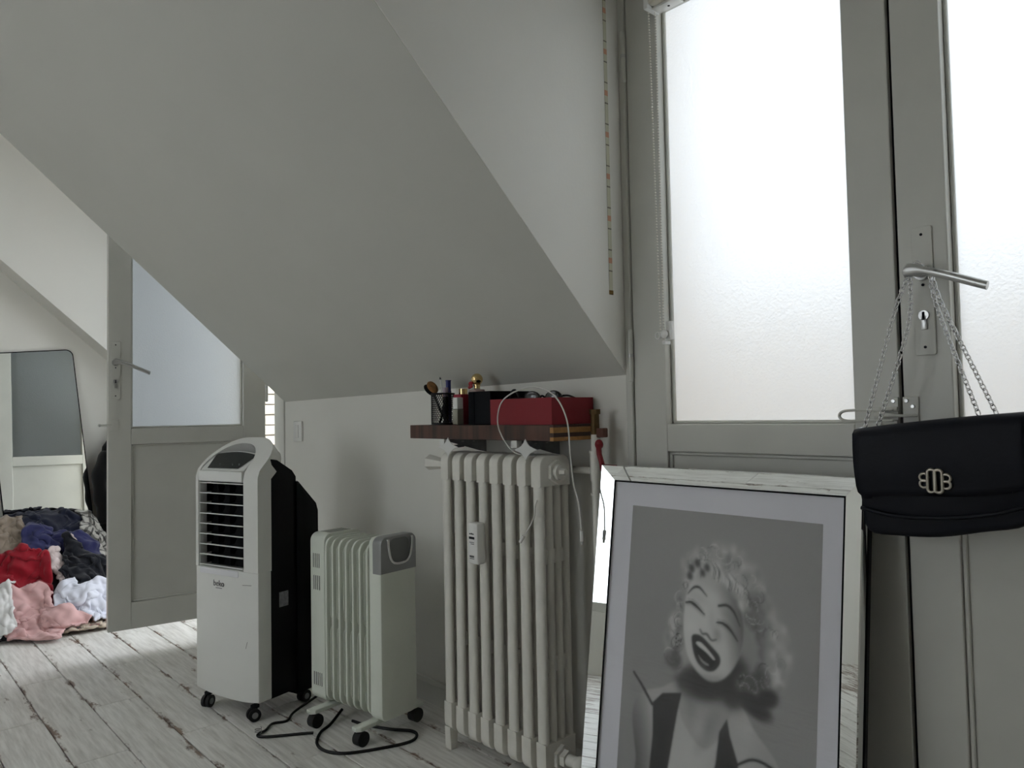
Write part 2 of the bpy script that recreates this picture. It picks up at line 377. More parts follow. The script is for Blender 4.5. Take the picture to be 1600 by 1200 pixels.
# window in the opposite wall
w = thing('window_1', 'white window in the wall opposite the radiator', 'window', (0, YB, 0), kind='structure')
for (x0, x1, z0, z1) in ((wx0, wx0+.06, wz0, wz1), (wx1-.06, wx1, wz0, wz1), (wx0, wx1, wz0, wz0+.06), (wx0, wx1, wz1-.06, wz1), ((wx0+wx1)/2-.04, (wx0+wx1)/2+.04, wz0, wz1)):
    b = B(); box(b, x0, x1, -.09, -.03, z0, z1, .003); obj('window_frame', b, PAINT, w)
for (x0, x1) in ((wx0+.06, (wx0+wx1)/2-.04), ((wx0+wx1)/2+.04, wx1-.06)):
    b = B(); box(b, x0, x1, -.062, -.058, wz0+.06, wz1-.06); obj('pane', b, CLEAR, w)

w = thing('added_roof_window', 'unseen roof window added in the flat ceiling to light the floor', 'window', (0, 0, CEIL), kind='structure')
for (x0, x1, y0, y1) in ((KX0, KX0+.06, KY0, KY1), (KX1-.06, KX1, KY0, KY1), (KX0, KX1, KY0, KY0+.06), (KX0, KX1, KY1-.06, KY1), ((KX0+KX1)/2-.04, (KX0+KX1)/2+.04, KY0, KY1)):
    b = B(); box(b, x0, x1, y0, y1, .02, .07, .003); obj('window_frame', b, PAINT, w)
for (x0, x1) in ((KX0+.06, (KX0+KX1)/2-.04), ((KX0+KX1)/2+.04, KX1-.06)):
    b = B(); box(b, x0, x1, KY0+.06, KY1-.06, .048, .052); obj('pane', b, CLEAR, w)

# ------------------------------------------------------------------ outside the dormers
ROOFM = mat('zinc_roof', rgb(150, 150, 150), .6, noise=.1, nscale=3)
CREAM = mat('cream_render', rgb(216, 192, 160), .8, noise=.05, nscale=12)
b = B(); box(b, -9, 6, .16, 6, -.3, -.06)
tag(obj('roof_terrace', b, ROOFM), 'grey zinc roof ledge outside the dormer doors', 'roof', kind='structure')
b = B(); box(b, -2.4, 3.0, .95, 1.07, -.06, 1.24, .01)
tag(obj('parapet', b, CREAM), 'beige rendered parapet outside the frosted doors', 'parapet', kind='structure')
b = B()
for (x0, x1) in ((DL0, DL1), (DR0, DR1)):
    box(b, x0-.1, x1+.1, .10, .42 if x0 < -2 else .9, DH-.02, DH+.12); 
for x in (DR0, DR1+.06): box(b, x-.06, x, .10, .34, 0, DH)
tag(obj('dormer_hood', b, CREAM), 'cream rendered dormer hood and side reveals outside the doors', 'dormer hood', kind='structure')
BR = mat('cream_brick', rgb(222, 214, 196), .75, noise=.12, nscale=9, bump=.2, bscale=60)
bw = tag(obj('wall_brick', (lambda b: (box(b, -4.92, -4.76, .13, 2.1, -.06, 2.6), b)[1])(B()), mat('brick_mortar', rgb(120, 112, 100), .9)), 'cream brick wall outside the opened dormer door', 'wall', kind='structure')
b = B(); box(b, -.006, .006, -.105, .105, -.029, .029, .003, 1); bmesh.ops.recalc_face_normals(b, faces=b.faces); bme = bpy.data.meshes.new('brick'); b.to_mesh(bme); b.free(); bme.materials.append(BR)
for r in range(38):
    for c in range(9):
        yy = .25+.222*c+(.111 if r % 2 else 0); zz = .0+.068*r
        if yy > 2.0: continue
        o = bpy.data.objects.new('brick', bme); COL.objects.link(o); o.parent = bw; o.location = (-4.757, yy, zz+random.uniform(-.001, .001))
# ------------------------------------------------------------------ cast iron column radiator
rad = thing('column_radiator', 'tall cream cast iron column radiator under the wooden shelf', 'radiator', (-1.643, -.115, 0))
def section_mesh(leg):
    b = B(); hw = .0155
    # headers (rounded in the y-z plane)
    prism(b, rrect(-.052, .052, .722, .797, .026, 6, (0, 1, 1, 0)), 'x', -.0175, .0175, .006)
    prism(b, rrect(-.052, .052, .045, .125, .026, 6, (1, 0, 0, 1)), 'x', -.0175, .0175, .006)
    for c in (-.0405, -.0135, .0135, .0405):
        g = cyl(b, (0, c, .10), (0, c, .74), .0155, None, 14, False)
        for v in g: v.co.y = c+(v.co.y-c)*.70
    for zz in (.555, .30):
        prism(b, rrect(-.045, .045, zz-.018, zz+.018, .008, 3), 'x', -.008, .008, .003)
    for zz in (.757, .085): cyl(b, (-.026, 0, zz), (.026, 0, zz), .027, None, 18)
    if leg:
        for c in (-.040, .040): prism(b, [(c-.014, .06), (c+.014, .06), (c+.011, .0), (c-.011, .0)], 'x', -.013, .013, .003)
    bmesh.ops.recalc_face_normals(b, faces=b.faces)
    me = bpy.data.meshes.new('section'); b.to_mesh(me); b.free(); me.materials.append(RADW); return me
sm, sml = section_mesh(False), section_mesh(True)
for i in range(8):
    o = obj('section', sml if i in (0, 7) else sm, None, rad, i == 0 or i == 1 or i == 7, 35); o.location = (i*.0514, 0, 0)
b = B(); cyl(b, (.377, 0, .757), (.387, 0, .757), .030, None, 6); cyl(b, (.387, 0, .757), (.395, 0, .757), .020, .018, 18); cyl(b, (.395, 0, .757), (.412, 0, .757), .009, .0075, 6)
obj('end_plug', b, RADW, rad, True, 35)
b = B(); cyl(b, (.377, 0, .085), (.387, 0, .085), .030, None, 6); cyl(b, (.387, 0, .085), (.402, 0, .085), .021, None, 6); cyl(b, (.402, 0, .085), (.43, 0, .085), .014, None, 16); ball(b, (.436, 0, .085), .018)
obj('return_valve', b, RADW, rad, True, 35)
b = B(); cyl(b, (-.016, -.0, .757), (-.06, -.01, .760), .010, None, 12); cyl(b, (-.05, -.008, .760), (-.108, -.022, .764), .013, .023, 6); cyl(b, (-.108, -.022, .764), (-.115, -.024, .7645), .023, .019, 6)
obj('valve_knob', b, RADW, rad, True, 30)
# heat cost allocator on the fourth section
al = tag(thing('heat_allocator', 'small white heat meter with display clipped on the radiator', 'heat meter', (-1.4888, -.1695, .518)), 'small white heat meter with dark display clipped on the radiator front', 'heat meter')
b = B(); box(b, -.0195, .0195, -.026, .002, 0, .104, .005); cs = obj('case', b, PLAST, al, True, 40)
b = B(); box(b, -.0125, .0085, -.0268, -.0255, .063, .069, 0); obj('display', b, DARKGAP, al)
b = B()
for i, (x0, x1) in enumerate(((-.011, -.006), (-.0045, .000), (.001, .006))): box(b, x0, x1, -.0266, -.0257, .0745, .0775+.001*(i % 2))
box(b, -.011, .007, -.0266, -.0257, .054, .0555); box(b, -.006, .007, -.0266, -.0257, .050, .0515)
for i in range(9): box(b, -.011+i*.002, -.0098+i*.002, -.0266, -.0257, .017, .0215)
box(b, -.011, .007, -.0266, -.0257, .013, .0145)
obj('printing', b, mat('grey_print', rgb(70, 70, 72), .6), cs)['kind'] = 'stuff'
# riser pipe with valve
PIPEW = RADW
pp = thing('riser_pipe', 'white heating pipe with red lever valve beside the radiator', 'pipe', (-1.19, -.055, 0))
b = B(); cyl(b, (0, 0, 0), (0, 0, .845), .0105, None, 16); cyl(b, (0, 0, .735), (0, 0, .80), .0135, None, 16); cyl(b, (0, 0, .80), (0, 0, .806), .0155, None, 16); cyl(b, (0, 0, .70), (0, 0, .705), .0135, None, 16)
obj('pipe', b, PIPEW, pp, True, 40)
b = B(); cyl(b, (0, 0, .845), (0, 0, .893), .0105, None, 16); cyl(b, (0, 0, .893), (0, 0, .905), .0135, None, 6)
obj('brass_stub', b, mat('aged_brass', rgb(98, 78, 50), .5, .7, noise=.2, nscale=50), pp, True, 40)
b = B(); box(b, .008, .03, -.006, .012, .838, .86, .002); obj('clamp', b, mat('rusty_clamp', rgb(94, 58, 46), .6, noise=.2), pp)
b = B(); tube(b, smooth_path([(-.085, .015, .757), (-.04, .012, .757), (0, 0, .757)], 5), .0085, 12); obj('branch_pipe', b, PIPEW, pp, True)
REDP = mat('red_valve_lever', rgb(130, 24, 34), .4, noise=.1)
b = B(); ball(b, (.022, -.012, .822), .011, (1, .8, 1.1)); tube(b, [(.024, -.016, .822), (.027, -.018, .80), (.034, -.018, .78), (.038, -.018, .762)], .0065, 10)
obj('valve_lever', b, REDP, pp, True)

# ------------------------------------------------------------------ shelf with its brackets
WOOD_D = None
def shelf_mats():
    m = bpy.data.materials.new('dark_laminated_wood'); m.use_nodes = True; N, L, p = nodes(m)
    tc = N.new('ShaderNodeTexCoord'); mp = N.new('ShaderNodeMapping'); mp.inputs['Scale'].default_value = (40, 2, 2); L.new(tc.outputs['Object'], mp.inputs[0])
    v = N.new('ShaderNodeTexNoise'); v.inputs['Scale'].default_value = 1; v.inputs['Detail'].default_value = 3; L.new(mp.outputs[0], v.inputs[0])
    r = N.new('ShaderNodeValToRGB'); L.new(v.outputs['Fac'], r.inputs[0]); r.color_ramp.elements[0].position = .3; r.color_ramp.elements[1].position = .7
    r.color_ramp.elements[0].color = (*rgb(34, 22, 18), 1); r.color_ramp.elements[1].color = (*rgb(92, 60, 48), 1); L.new(r.outputs[0], p.inputs['Base Color']); p.inputs['Roughness'].default_value = .5
    return m
WOOD_D = shelf_mats(); WOOD_L = mat('pale_wood_strip', rgb(168, 122, 70), .5, noise=.12, nscale=10, stretch=(2, 12, 12))
SX0, SX1, SY0, SZ = -1.812, -1.226, -.16, .870
sh = thing('wall_shelf', 'dark laminated wooden shelf mounted over the radiator', 'shelf', (SX0, 0, SZ))
b = B(); box(b, 0, SX1-SX0-.012, SY0, -.001, -.038, 0, .0015); obj('board', b, WOOD_D, sh)
for z0, z1, m in ((-.038, -.029, WOOD_L), (-.029, -.019, WOOD_D), (-.019, -.006, WOOD_L), (-.006, 0, WOOD_D)):
    b = B(); box(b, SX1-SX0-.012, SX1-SX0, SY0, -.001, z0, z1, .0006); obj('edge_strip', b, m, sh)
for X in (-1.655, -1.36):
    br = obj('bracket', (lambda b: (box(b, -.011, .011, SY0+.012, -.004, -.046, -.0395), prism(b, [(SY0+.02, -.046), (-.004, -.046), (-.004, -.08), (-.03, -.075)], 'x', -.0015, .0015), b)[-1])(B()), GALV, sh); br.location = (X-SX0, 0, 0)
    b = B(); box(b, -.011, .011, SY0-.004, SY0+.014, -.056, -.0385, .001); obj('end_cap', b, MATTEW, br)
    for yy in (-.05, -.09): 
        b = B(); cyl(b, (.0, yy, -.0465), (.0, yy, -.0485), .005, None, 12); obj('rivet', b, STEEL, br)
# star shaped radiator spacers
star = [];
for i in range(4):
    a0 = i*math.pi/2
    for j in range(7):
        t = j/7; p0 = (math.cos(a0), math.sin(a0)); p1 = (math.cos(a0+math.pi/2), math.sin(a0+math.pi/2)); k = .62-.0
        q = ((1-t)*p0[0]+t*p1[0], (1-t)*p0[1]+t*p1[1]); bul = 4*t*(1-t)*.28
        star.append(((q[0])*(1-bul), (q[1])*(1-bul)))
for X, lab in ((-1.606, 'white star shaped plastic spacer at the left end of radiator top'), (-1.302, 'white star shaped plastic spacer at the right end of radiator top')):
    st = thing('star_spacer', lab, 'spacer', (X, -.178, .8115), math.radians(28), group='white star spacers on the radiator')
    b = B(); prism(b, [(x*.029, z*.026) for x, z in star], 'y', -.003, .001, .0006); obj('star_plate', b, MATTEW, st)
    b = B(); box(b, -.003, .003, 0, .10, -.004, .004); obj('rod', b, GALV, st)

# ------------------------------------------------------------------ things on the shelf
REDM = mat('red_card', rgb(132, 20, 34), .55, noise=.04)
rb = thing('red_box', 'open red cardboard box on the shelf right end', 'box', (-1.46, -.152, SZ+.0005))
w_, d_, h_ = .222, .146, .0645
b = B(); box(b, 0, w_, 0, d_, 0, .002); obj('bottom', b, REDM, rb)
for q in ((0, w_, 0, .002), (0, w_, d_-.002, d_), (0, .002, .002, d_-.002), (w_-.002, w_, .002, d_-.002)):
    b = B(); box(b, *q, .002, h_); obj('side', b, REDM, rb)
SUNG = mat('smoked_lens', rgb(40, 38, 40), .12, coat=.4)
def sunglasses(name, label, loc, rz, m):
    t = thing(name, label, 'sunglasses', loc, rz)
    for s in (-1, 1):
        b = B(); g = ball(b, (s*.03, 0, .022), .026, (1, .16, .85), 18, 10); obj('lens', b, m, t, True)
        b = B(); tube(b, smooth_path([(s*.056, 0, .03), (s*.058, .03, .03), (s*.05, .10, .022)], 5), .0026, 8); obj('temple', b, BLACKP, t, True)
    b = B(); tube(b, smooth_path([(-.008, 0, .026), (0, -.004, .031), (.008, 0, .026)], 5), .0025, 8); obj('bridge', b, BLACKP, t, True)
    return t
sunglasses('sunglasses', 'dark smoked sunglasses lying in the red box', (-1.325, -.095, SZ+.040), math.radians(18), SUNG)
ft = thing('black_case', 'small black zip case sticking out of the red box', 'case', (-1.425, -.09, SZ+.003))
b = B(); box(b, -.03, .03, -.02, .02, 0, .066, .012, 3); obj('case_body', b, BLACKP, ft, True, 50)
b = B(); tube(b, smooth_path([(-.012, -.012, .064), (-.006, -.014, .08), (.006, -.012, .085), (.016, -.006, .066)], 6), .003, 8); obj('loop', b, RUBBER, ft, True)
# black book-like box
BB = mat('black_card', rgb(9, 12, 17), .6, noise=.1, spec=.15)
bk = thing('black_box', 'black upright box with ridged spine left of the red box', 'box', (-1.553, -.152, SZ+.0005))
b = B(); box(b, 0, .088, .004, .146, 0, .0875, .002); obj('case_body', b, BB, bk)
b = B()
for i in range(4): cyl(b, (.004+i*.006, .004, 0), (.004+i*.006, .004, .0865), .0032, None, 10)
obj('spine', b, BB, bk, True, 50)
# mesh pencil cup with brushes and cosmetics
MESH = mat('black_wire_mesh', rgb(12, 12, 14), .45, .3)
CX, CY, CR = -1.748, -.088, .0335
cup = thing('mesh_cup', 'black wire mesh cup holding make-up brushes on the shelf', 'cup', (CX, CY, SZ+.0005))
b = B()
nseg, nrow, ch = 34, 15, .088
for k in range(nseg):
    for sgn in (1, -1):
        pts = []
        for j in range(nrow+1):
            a = 2*math.pi*(k+sgn*j*.5)/nseg; pts.append((CR*math.cos(a), CR*math.sin(a), .002+ch*j/nrow))
        tube(b, pts, .00075, 4)
o = obj('mesh_wall', b, MESH, cup); o['kind'] = 'stuff'
b = B(); tube(b, [(CR*math.cos(a), CR*math.sin(a), ch+.001) for a in [2*math.pi*k/28 for k in range(28)]], .0022, 8, True); obj('rim', b, MESH, cup, True)
b = B(); cyl(b, (0, 0, 0), (0, 0, .004), CR+.001, None, 28); obj('base', b, MESH, cup)
def brush(name, label, p0, p1, parts):
    """parts: list of (part name, t0, t1, r0, r1, material)"""
    t = thing(name, label, 'brush', (CX, CY, SZ)); p0, p1 = Vector(p0), Vector(p1)
    for nm, a, c, ra, rb_, m in parts:
        b = B(); cyl(b, p0.lerp(p1, a), p0.lerp(p1, c), ra, rb_, 14); obj(nm, b, m, t, True, 50)
    return t
BRIS = mat('brown_bristle', rgb(134, 92, 48), .8, noise=.25, nscale=90, bump=.5, bscale=300)
LT = mat('pale_wood_handle', rgb(196, 176, 140), .5, noise=.1)
t = brush('foundation_brush', 'oval brown bristle brush leaning out of the mesh cup', (.012, .0, .008), (-.026, -.018, .098), [('handle', 0, 1, .0035, .003, BLACKP)])
b = B(); g = ball(b, (0, 0, 0), .024, (1, .62, .5)); bmesh.ops.rotate(b, verts=b.verts, cent=(0, 0, 0), matrix=Matrix.Rotation(math.radians(42), 3, 'Y')); bmesh.ops.translate(b, verts=b.verts, vec=(-.022, -.02, .109)); obj('bristles', b, BRIS, t, True)
b = B(); g = ball(b, (0, 0, 0), .0255, (1, .66, .25)); bmesh.ops.rotate(b, verts=b.verts, cent=(0, 0, 0), matrix=Matrix.Rotation(math.radians(42), 3, 'Y')); bmesh.ops.translate(b, verts=b.verts, vec=(-.030, -.024, .101)); obj('head_back', b, BLACKP, t, True)
brush('slim_brush', 'slim black brush standing upright in the mesh cup', (.0, .012, .006), (-.014, .006, .118), [('handle', 0, .9, .003, .0025, BLACKP), ('tip', .9, 1, .003, .001, BLACKP)])
brush('eyeliner_brush', 'white handled liner brush with black tip in the mesh cup', (.012, .01, .006), (-.004, -.006, .138), [('handle', 0, .66, .003, .0035, LT), ('ferrule', .66, .95, .003, .0024, MATTEW), ('tip', .95, 1.0, .003, .001, BLACKP)])
brush('slanted_brush', 'thin black brush slanting to the right in the mesh cup', (-.014, .0, .006), (.027, -.004, .104), [('handle', 0, .92, .003, .0025, BLACKP), ('tip', .92, 1, .0034, .002, BLACKP)])
t = thing('blue_mascara', 'dark blue capped tube standing in the mesh cup', 'tube', (CX+.012, CY+.012, SZ+.005))
b = B(); cyl(b, (0, 0, 0), (0, 0, .09), .0085, None, 16); obj('body', b, mat('deep_blue_plastic', rgb(44, 46, 110), .35), t, True, 40)
b = B(); cyl(b, (0, 0, .09), (.0, 0, .096), .0085, .007, 16); cyl(b, (0, 0, .096), (.0, 0, .121), .0075, None, 16); cyl(b, (0, 0, .121), (0, 0, .124), .0085, None, 16); obj('cap', b, mat('deep_blue_plastic', rgb(44, 46, 110), .35), t, True, 40)
t = thing('lilac_lipstick', 'pale lilac lipstick tube in the mesh cup', 'lipstick', (CX+.022, CY-.006, SZ+.005))
b = B(); cyl(b, (0, 0, 0), (0, 0, .075), .0075, None, 16); obj('body', b, BLACKP, t, True, 40)
b = B(); cyl(b, (0, 0, .075), (0, 0, .102), .0078, None, 16); obj('cap', b, mat('lilac_plastic', rgb(176, 160, 172), .35), t, True, 40)
# small bottle with white cap
GLASSY = clear_glass('clear_bottle_glass', (.86, .88, .84))
t = thing('nail_polish', 'small clear bottle with tall white cap beside the mesh cup', 'bottle', (-1.628, -.126, SZ+.0005))
b = B(); box(b, -.0115, .0115, -.0115, .0115, 0, .043, .003); obj('body', b, mat('pale_liquid', rgb(150, 148, 134), .15, coat=.5), t, True, 40)
b = B(); box(b, -.0105, .0105, -.0105, .0105, .043, .075, .002); obj('cap', b, PLAST, t, True, 40)
t = thing('crimson_carton', 'narrow crimson carton behind the white capped bottle', 'carton', (-1.655, -.098, SZ+.0005))
b = B(); box(b, -.013, .022, -.012, .02, 0, .083, .0008); obj('body', b, mat('crimson_card', rgb(150, 20, 48), .5, noise=.04), t)
b = B(); box(b, -.0125, .0215, -.0115, .0195, .083, .0842); obj('lid_flap', b, mat('crimson_card', rgb(150, 20, 48), .5), t)
GOLD = mat('polished_gold', (.78, .58, .28), .2, 1.)
t = thing('gold_capped_bottle', 'slim bottle with gold cap behind the crimson carton', 'bottle', (-1.70, -.052, SZ+.0005))
b = B(); box(b, -.013, .013, -.011, .011, 0, .074, .002); obj('body', b, BLACKP, t)
b = B(); cyl(b, (.002, 0, .074), (.002, 0, .102), .0125, None, 20); obj('cap', b, GOLD, t, True, 40)
t = thing('perfume_bottle', 'perfume bottle with golden ball stopper and red ribbon', 'perfume', (-1.602, -.078, SZ+.0005))
b = B(); lathe(b, [(.021, 0), (.0235, .004), (.0235, .088), (.021, .096), (.009, .098), (.008, .10)], n=24); obj('flask', b, mat('pink_tinted_glass', rgb(206, 176, 168), .08, trans=.6, coat=.3), t, True, 40)
b = B(); cyl(b, (0, 0, .099), (0, 0, .107), .0085, None, 18); cyl(b, (0, 0, .107), (0, 0, .110), .010, None, 18); ball(b, (0, 0, .1245), .0165, u=24, v=16); obj('ball_stopper', b, GOLD, t, True, 40)
b = B(); ball(b, (-.012, -.013, .112), .008, (1.1, .5, .9)); ball(b, (-.018, -.012, .103), .007, (1, .5, .7)); ball(b, (-.004, -.016, .105), .005, (1, .5, 1)); obj('ribbon', b, mat('red_ribbon', rgb(150, 16, 30), .5), t, True)
# white charging cable looped over the red box
t = thing('charging_cable', 'thin white charging cable looping over the red box down the radiator', 'cable', (0, 0, 0))
CABM = mat('white_cable', rgb(214, 212, 206), .45)
path = smooth_path([(-1.30, -.12, .79), (-1.345, -.176, .805), (-1.395, -.178, .855), (-1.40, -.178, .90), (-1.378, -.176, .935), (-1.32, -.172, .957), (-1.262, -.172, .958), (-1.205, -.172, .935), (-1.172, -.170, .88), (-1.168, -.166, .80), (-1.160, -.165, .735), (-1.146, -.165, .69), (-1.140, -.165, .635)], 10)
b = B(); tube(b, path, .0018, 8); obj('cord', b, CABM, t, True)
b = B(); cyl(b, (-1.140, -.165, .635), (-1.140, -.165, .612), .0042, .0042, 12); pl = obj('plug', b, PLAST, t, True, 40)
b = B(); box(b, -1.1425, -1.1375, -.1665, -.1635, .605, .612); obj('connector', b, STEEL, pl)
path = smooth_path([(-1.285, -.155, .70), (-1.275, -.176, .68), (-1.278, -.178, .655), (-1.300, -.178, .622), (-1.317, -.178, .604)], 8)
b = B(); tube(b, path, .0018, 8); obj('cord_end', b, CABM, t, True)
b = B(); cyl(b, (-1.315, -.178, .606), (-1.328, -.178, .590), .0042, None, 12); obj('plug', b, PLAST, t, True, 40)

# ------------------------------------------------------------------ light switch
t = thing('light_switch', 'white rocker light switch on the knee wall beside the open door', 'switch', (-2.842, 0, .842))
b = B(); box(b, -.036, .036, -.009, 0, -.041, .041, .004, 3); obj('plate', b, PLAST, t, True, 40)
b = B(); box(b, -.016, .014, -.0115, -.008, -.026, .026, .002); obj('rocker', b, PLAST, t, True, 40)
# ------------------------------------------------------------------ air cooler
ac = thing('air_cooler', 'white and black tower air cooler on castors', 'air cooler', (-2.432, -.553, 0), math.radians(16))
CW = .292
ACW = mat('glossy_white_plastic', rgb(224, 224, 219), .16, noise=.01, coat=.4)
def bend(s, v, n):
    """front shell surface: s across, v up along the shell, n depth behind the surface"""
    v1 = .715; R = .05; ang = math.radians(48); L1 = R*ang
    if v <= v1: return (s, n, v)
    if v <= v1+L1:
        a = (v-v1)/R; return (s, R-(R-n)*math.cos(a), v1+(R-n)*math.sin(a))
    q = v-v1-L1; y0 = R-(R-n)*math.cos(ang); z0 = v1+(R-n)*math.sin(ang)
    return (s, y0+q*math.sin(ang), z0+q*math.cos(ang))
def shell(bm, outer, inner, n0, n1):
    """ring between two matching outlines (lists of (s,v)), with depth n0..n1"""
    k = len(outer); Vs = []
    for (P, n) in ((outer, n0), (inner, n0), (inner, n1), (outer, n1)): Vs.append([bm.verts.new(bend(p[0], p[1], n)) for p in P])
    for i in range(k-1):
        for a in range(4):
            A, C_ = Vs[a], Vs[(a+1) % 4]; bm.faces.new((A[i], A[i+1], C_[i+1], C_[i]))
    for i in (0, k-1): bm.faces.new([Vs[a][i] for a in range(4)])
def arch(x0, x1, vb, vt, r, k=14, nst=14):
    out = [(x0, vb+(vt-r-vb)*i/nst) for i in range(nst)]
    for i in range(k+1):
        a = math.pi-math.pi/2*i/k; out.append((x0+r+r*math.cos(a), vt-r+r*math.sin(a)))
    for i in range(k+1):
        a = math.pi/2-math.pi/2*i/k; out.append((x1-r+r*math.cos(a), vt-r+r*math.sin(a)))
    out += [(x1, vb+(vt-r-vb)*(1-i/nst)) for i in range(1, nst+1)]
    return out
VT = .885
b = B(); shell(b, arch(0, CW, .44, VT, .118), arch(.013, CW-.064, .44, VT-.027, .10), 0, .05)
bmesh.ops.bevel(b, geom=[e for e in b.edges if len(e.link_faces) == 2 and e.calc_face_angle(0) > 1.0], offset=.006, segments=3, profile=.5, affect='EDGES')
obj('housing', b, ACW, ac, True, 40)
# brow under the control panel
b = B(); box(b, .012, CW-.072, .0, .05, .705, .738, .004); obj('brow', b, MATTEW, ac, True, 40)
b = B(); V = []
for (v, n) in ((.742, .003), (.746, .003), (.816, .006), (.820, .03), (.742, .03)):
    V.append([b.verts.new(bend(s, v+.012*math.sin(math.pi*(s-.012)/(CW-.086))*(1 if v > .78 else 0), n)) for s in [.012+(CW-.086)*i/12 for i in range(13)]])
for A, C_ in zip(V, V[1:]+V[:1]):
    for i in range(12): b.faces.new((A[i], A[i+1], C_[i+1], C_[i]))
b.faces.new([r_[0] for r_ in V]); b.faces.new([r_[-1] for r_ in V][::-1])
obj('panel_bezel', b, ACW, ac, True, 40)
b = B(); V = []
for (v, n) in ((.749, .0012), (.811, .004)):
    e = .03 if v < .78 else .012
    V.append([b.verts.new(bend(s, v+.012*math.sin(math.pi*(s-.012)/(CW-.086))*(1 if v > .78 else 0), n)) for s in [.012+e+(CW-.086-2*e+(.018 if v > .78 else 0))*i/12 for i in range(13)]])
for i in range(12): b.faces.new((V[0][i], V[0][i+1], V[1][i+1], V[1][i]))
cp = obj('control_panel', b, mat('dark_glossy_panel', rgb(26, 31, 31), .3, spec=.3), ac, True)
b = B()
for s in (.09, .15, .18):
    c = bend(s, .765, .0005); box(b, c[0]-.003, c[0]+.003, c[1]-.0006, c[1]+.0006, c[2]-.003, c[2]+.003)
obj('panel_marks', b, mat('panel_print', rgb(96, 104, 104), .5), cp)['kind'] = 'stuff'
# recess with louvres
b = B(); box(b, .012, CW-.072, .046, .05, .43, .715); obj('recess_back', b, BLACKP, ac)
b = B(); box(b, .0125, .0145, .004, .046, .43, .706); obj('recess_side', b, MATTEW, ac)
for i in range(9):
    b = B(); box(b, 0, CW-.087, -.0015, .016, -.0015, .0015, .0008, 1)
    o = obj('louver', b, MATTEW, ac); o.location = (.0135, .004, .700-i*.0318); o.rotation_euler = (math.radians(-9), 0, 0)
vm = None
for i in range(8):
    for x in (.03, .085, .14):
        if vm is None:
            b = B(); prism(b, [(.018, -.013), (.036, -.013), (.044, 0), (.036, .013), (.018, .013)], 'x', 0, .0015); o = obj('vane', b, BLACKP, ac); vm = o.data
        else: o = obj('vane', vm, None, ac)
        o.location = (x, 0, .684-i*.0318)
# lower front panel with a curved foot, grip strip, lettering, scratches
b = B(); n = 16
prof = [(CW*i/n, .052+.012*abs(2*i/n-1)**2.5) for i in range(n+1)]
prism(b, prof[::1]+[(CW, .44), (0, .44)], 'y', 0, .05, .005)
lp = obj('lower_panel', b, ACW, ac, True, 35)
b = B(); prism(b, rrect(.022, CW-.088, .420, .438, .004), 'y', -.002, .006, .001); obj('grip_strip', b, mat('silver_white_strip', rgb(236, 236, 240), .12, .3), ac, True, 40)
me = text_mesh('beko', .026); o = obj('lettering', me, mat('logo_grey', rgb(60, 60, 62), .4), lp); o.location = (.112, -.0006, .394); o.rotation_euler = (math.pi/2, 0, 0)
b = B(); box(b, .097, .127, -.0006, .0004, .3795, .3812); obj('logo_underline', b, mat('logo_grey', rgb(60, 60, 62), .4), lp)
for P in ([(.222, -.0002, .400), (.24, -.0002, .4015), (.262, -.0002, .403)], [(.236, -.0002, .215), (.24, -.0002, .226), (.243, -.0002, .235)]):
    b = B(); tube(b, P, .0008, 5); obj('scuff', b, mat('scuff_grey', rgb(120, 116, 112), .7), lp)
# black body behind
b = B(); prism(b, [(.05, .06), (.15, .06), (.15, .715), (.135, .735), (.078, .770), (.05, .775)], 'x', .008, CW-.002, .004); obj('body', b, BLACKP, ac, True, 35)
b = B(); prism(b, [(.145, .045), (.232, .045), (.236, .06), (.236, .60), (.228, .625), (.155, .70), (.145, .70)], 'x', .004, CW+.006, .008); obj('rear_housing', b, BLACKP, ac, True, 35)
b = B(); box(b, 0, .0012, 0, .035, 0, .045, .0004, 1); o = obj('rating_label', b, mat('grey_label', rgb(132, 134, 134), .5, noise=.2, nscale=120), ac); o.location = (CW-.0005, .078, .325)
def castor(parent, x, y, name='castor', m=RUBBER, r=.0185, rz=0.):
    c = obj(name, (lambda b: (cyl(b, (-.013, 0, r), (-.004, 0, r), r, None, 20), cyl(b, (.004, 0, r), (.013, 0, r), r, None, 20), b)[-1])(B()), m, parent, True, 40); c.location = (x, y, 0); c.rotation_euler = (0, 0, rz)
    b = B(); cyl(b, (-.004, 0, r), (.004, 0, r), r*.55, None, 12); cyl(b, (0, .006, r), (0, .006, r*2+.022), .006, None, 10); cyl(b, (0, .004, r*2+.002), (0, .004, r*2+.008), .013, None, 14); obj('fork', b, BLACKP, c, True, 40)
    b = B(); cyl(b, (.0125, 0, r), (.0142, 0, r), r*.5, None, 14); obj('hub_cap', b, SILVERP, c, True, 40)
    return c
castor(ac, .030, .02, rz=.3); castor(ac, CW-.045, .018, rz=-.35); castor(ac, .03, .2); castor(ac, CW-.03, .2)
# its power cord
t = thing('power_cord', 'black power cord curling on the floor between cooler and oil heater', 'cord')
b = B(); tube(b, smooth_path([(-2.14, -.27, .05), (-2.15, -.36, .012), (-2.12, -.40, .004), (-2.13, -.44, .004), (-2.10, -.475, .004), (-2.085, -.505, .0045), (-2.062, -.50, .0045), (-2.03, -.455, .0045), (-2.0, -.405, .0045), (-1.985, -.385, .0045)], 10), .0038, 8); obj('cord', b, RUBBER, t, True)
b = B(); tube(b, [(-2.085+.009*math.cos(a), -.503+.009*math.sin(a), .009+.001*a) for a in [i*.5 for i in range(30)]], .001, 5); obj('cable_tie', b, mat('grey_wire', rgb(120, 120, 118), .5), t, True)

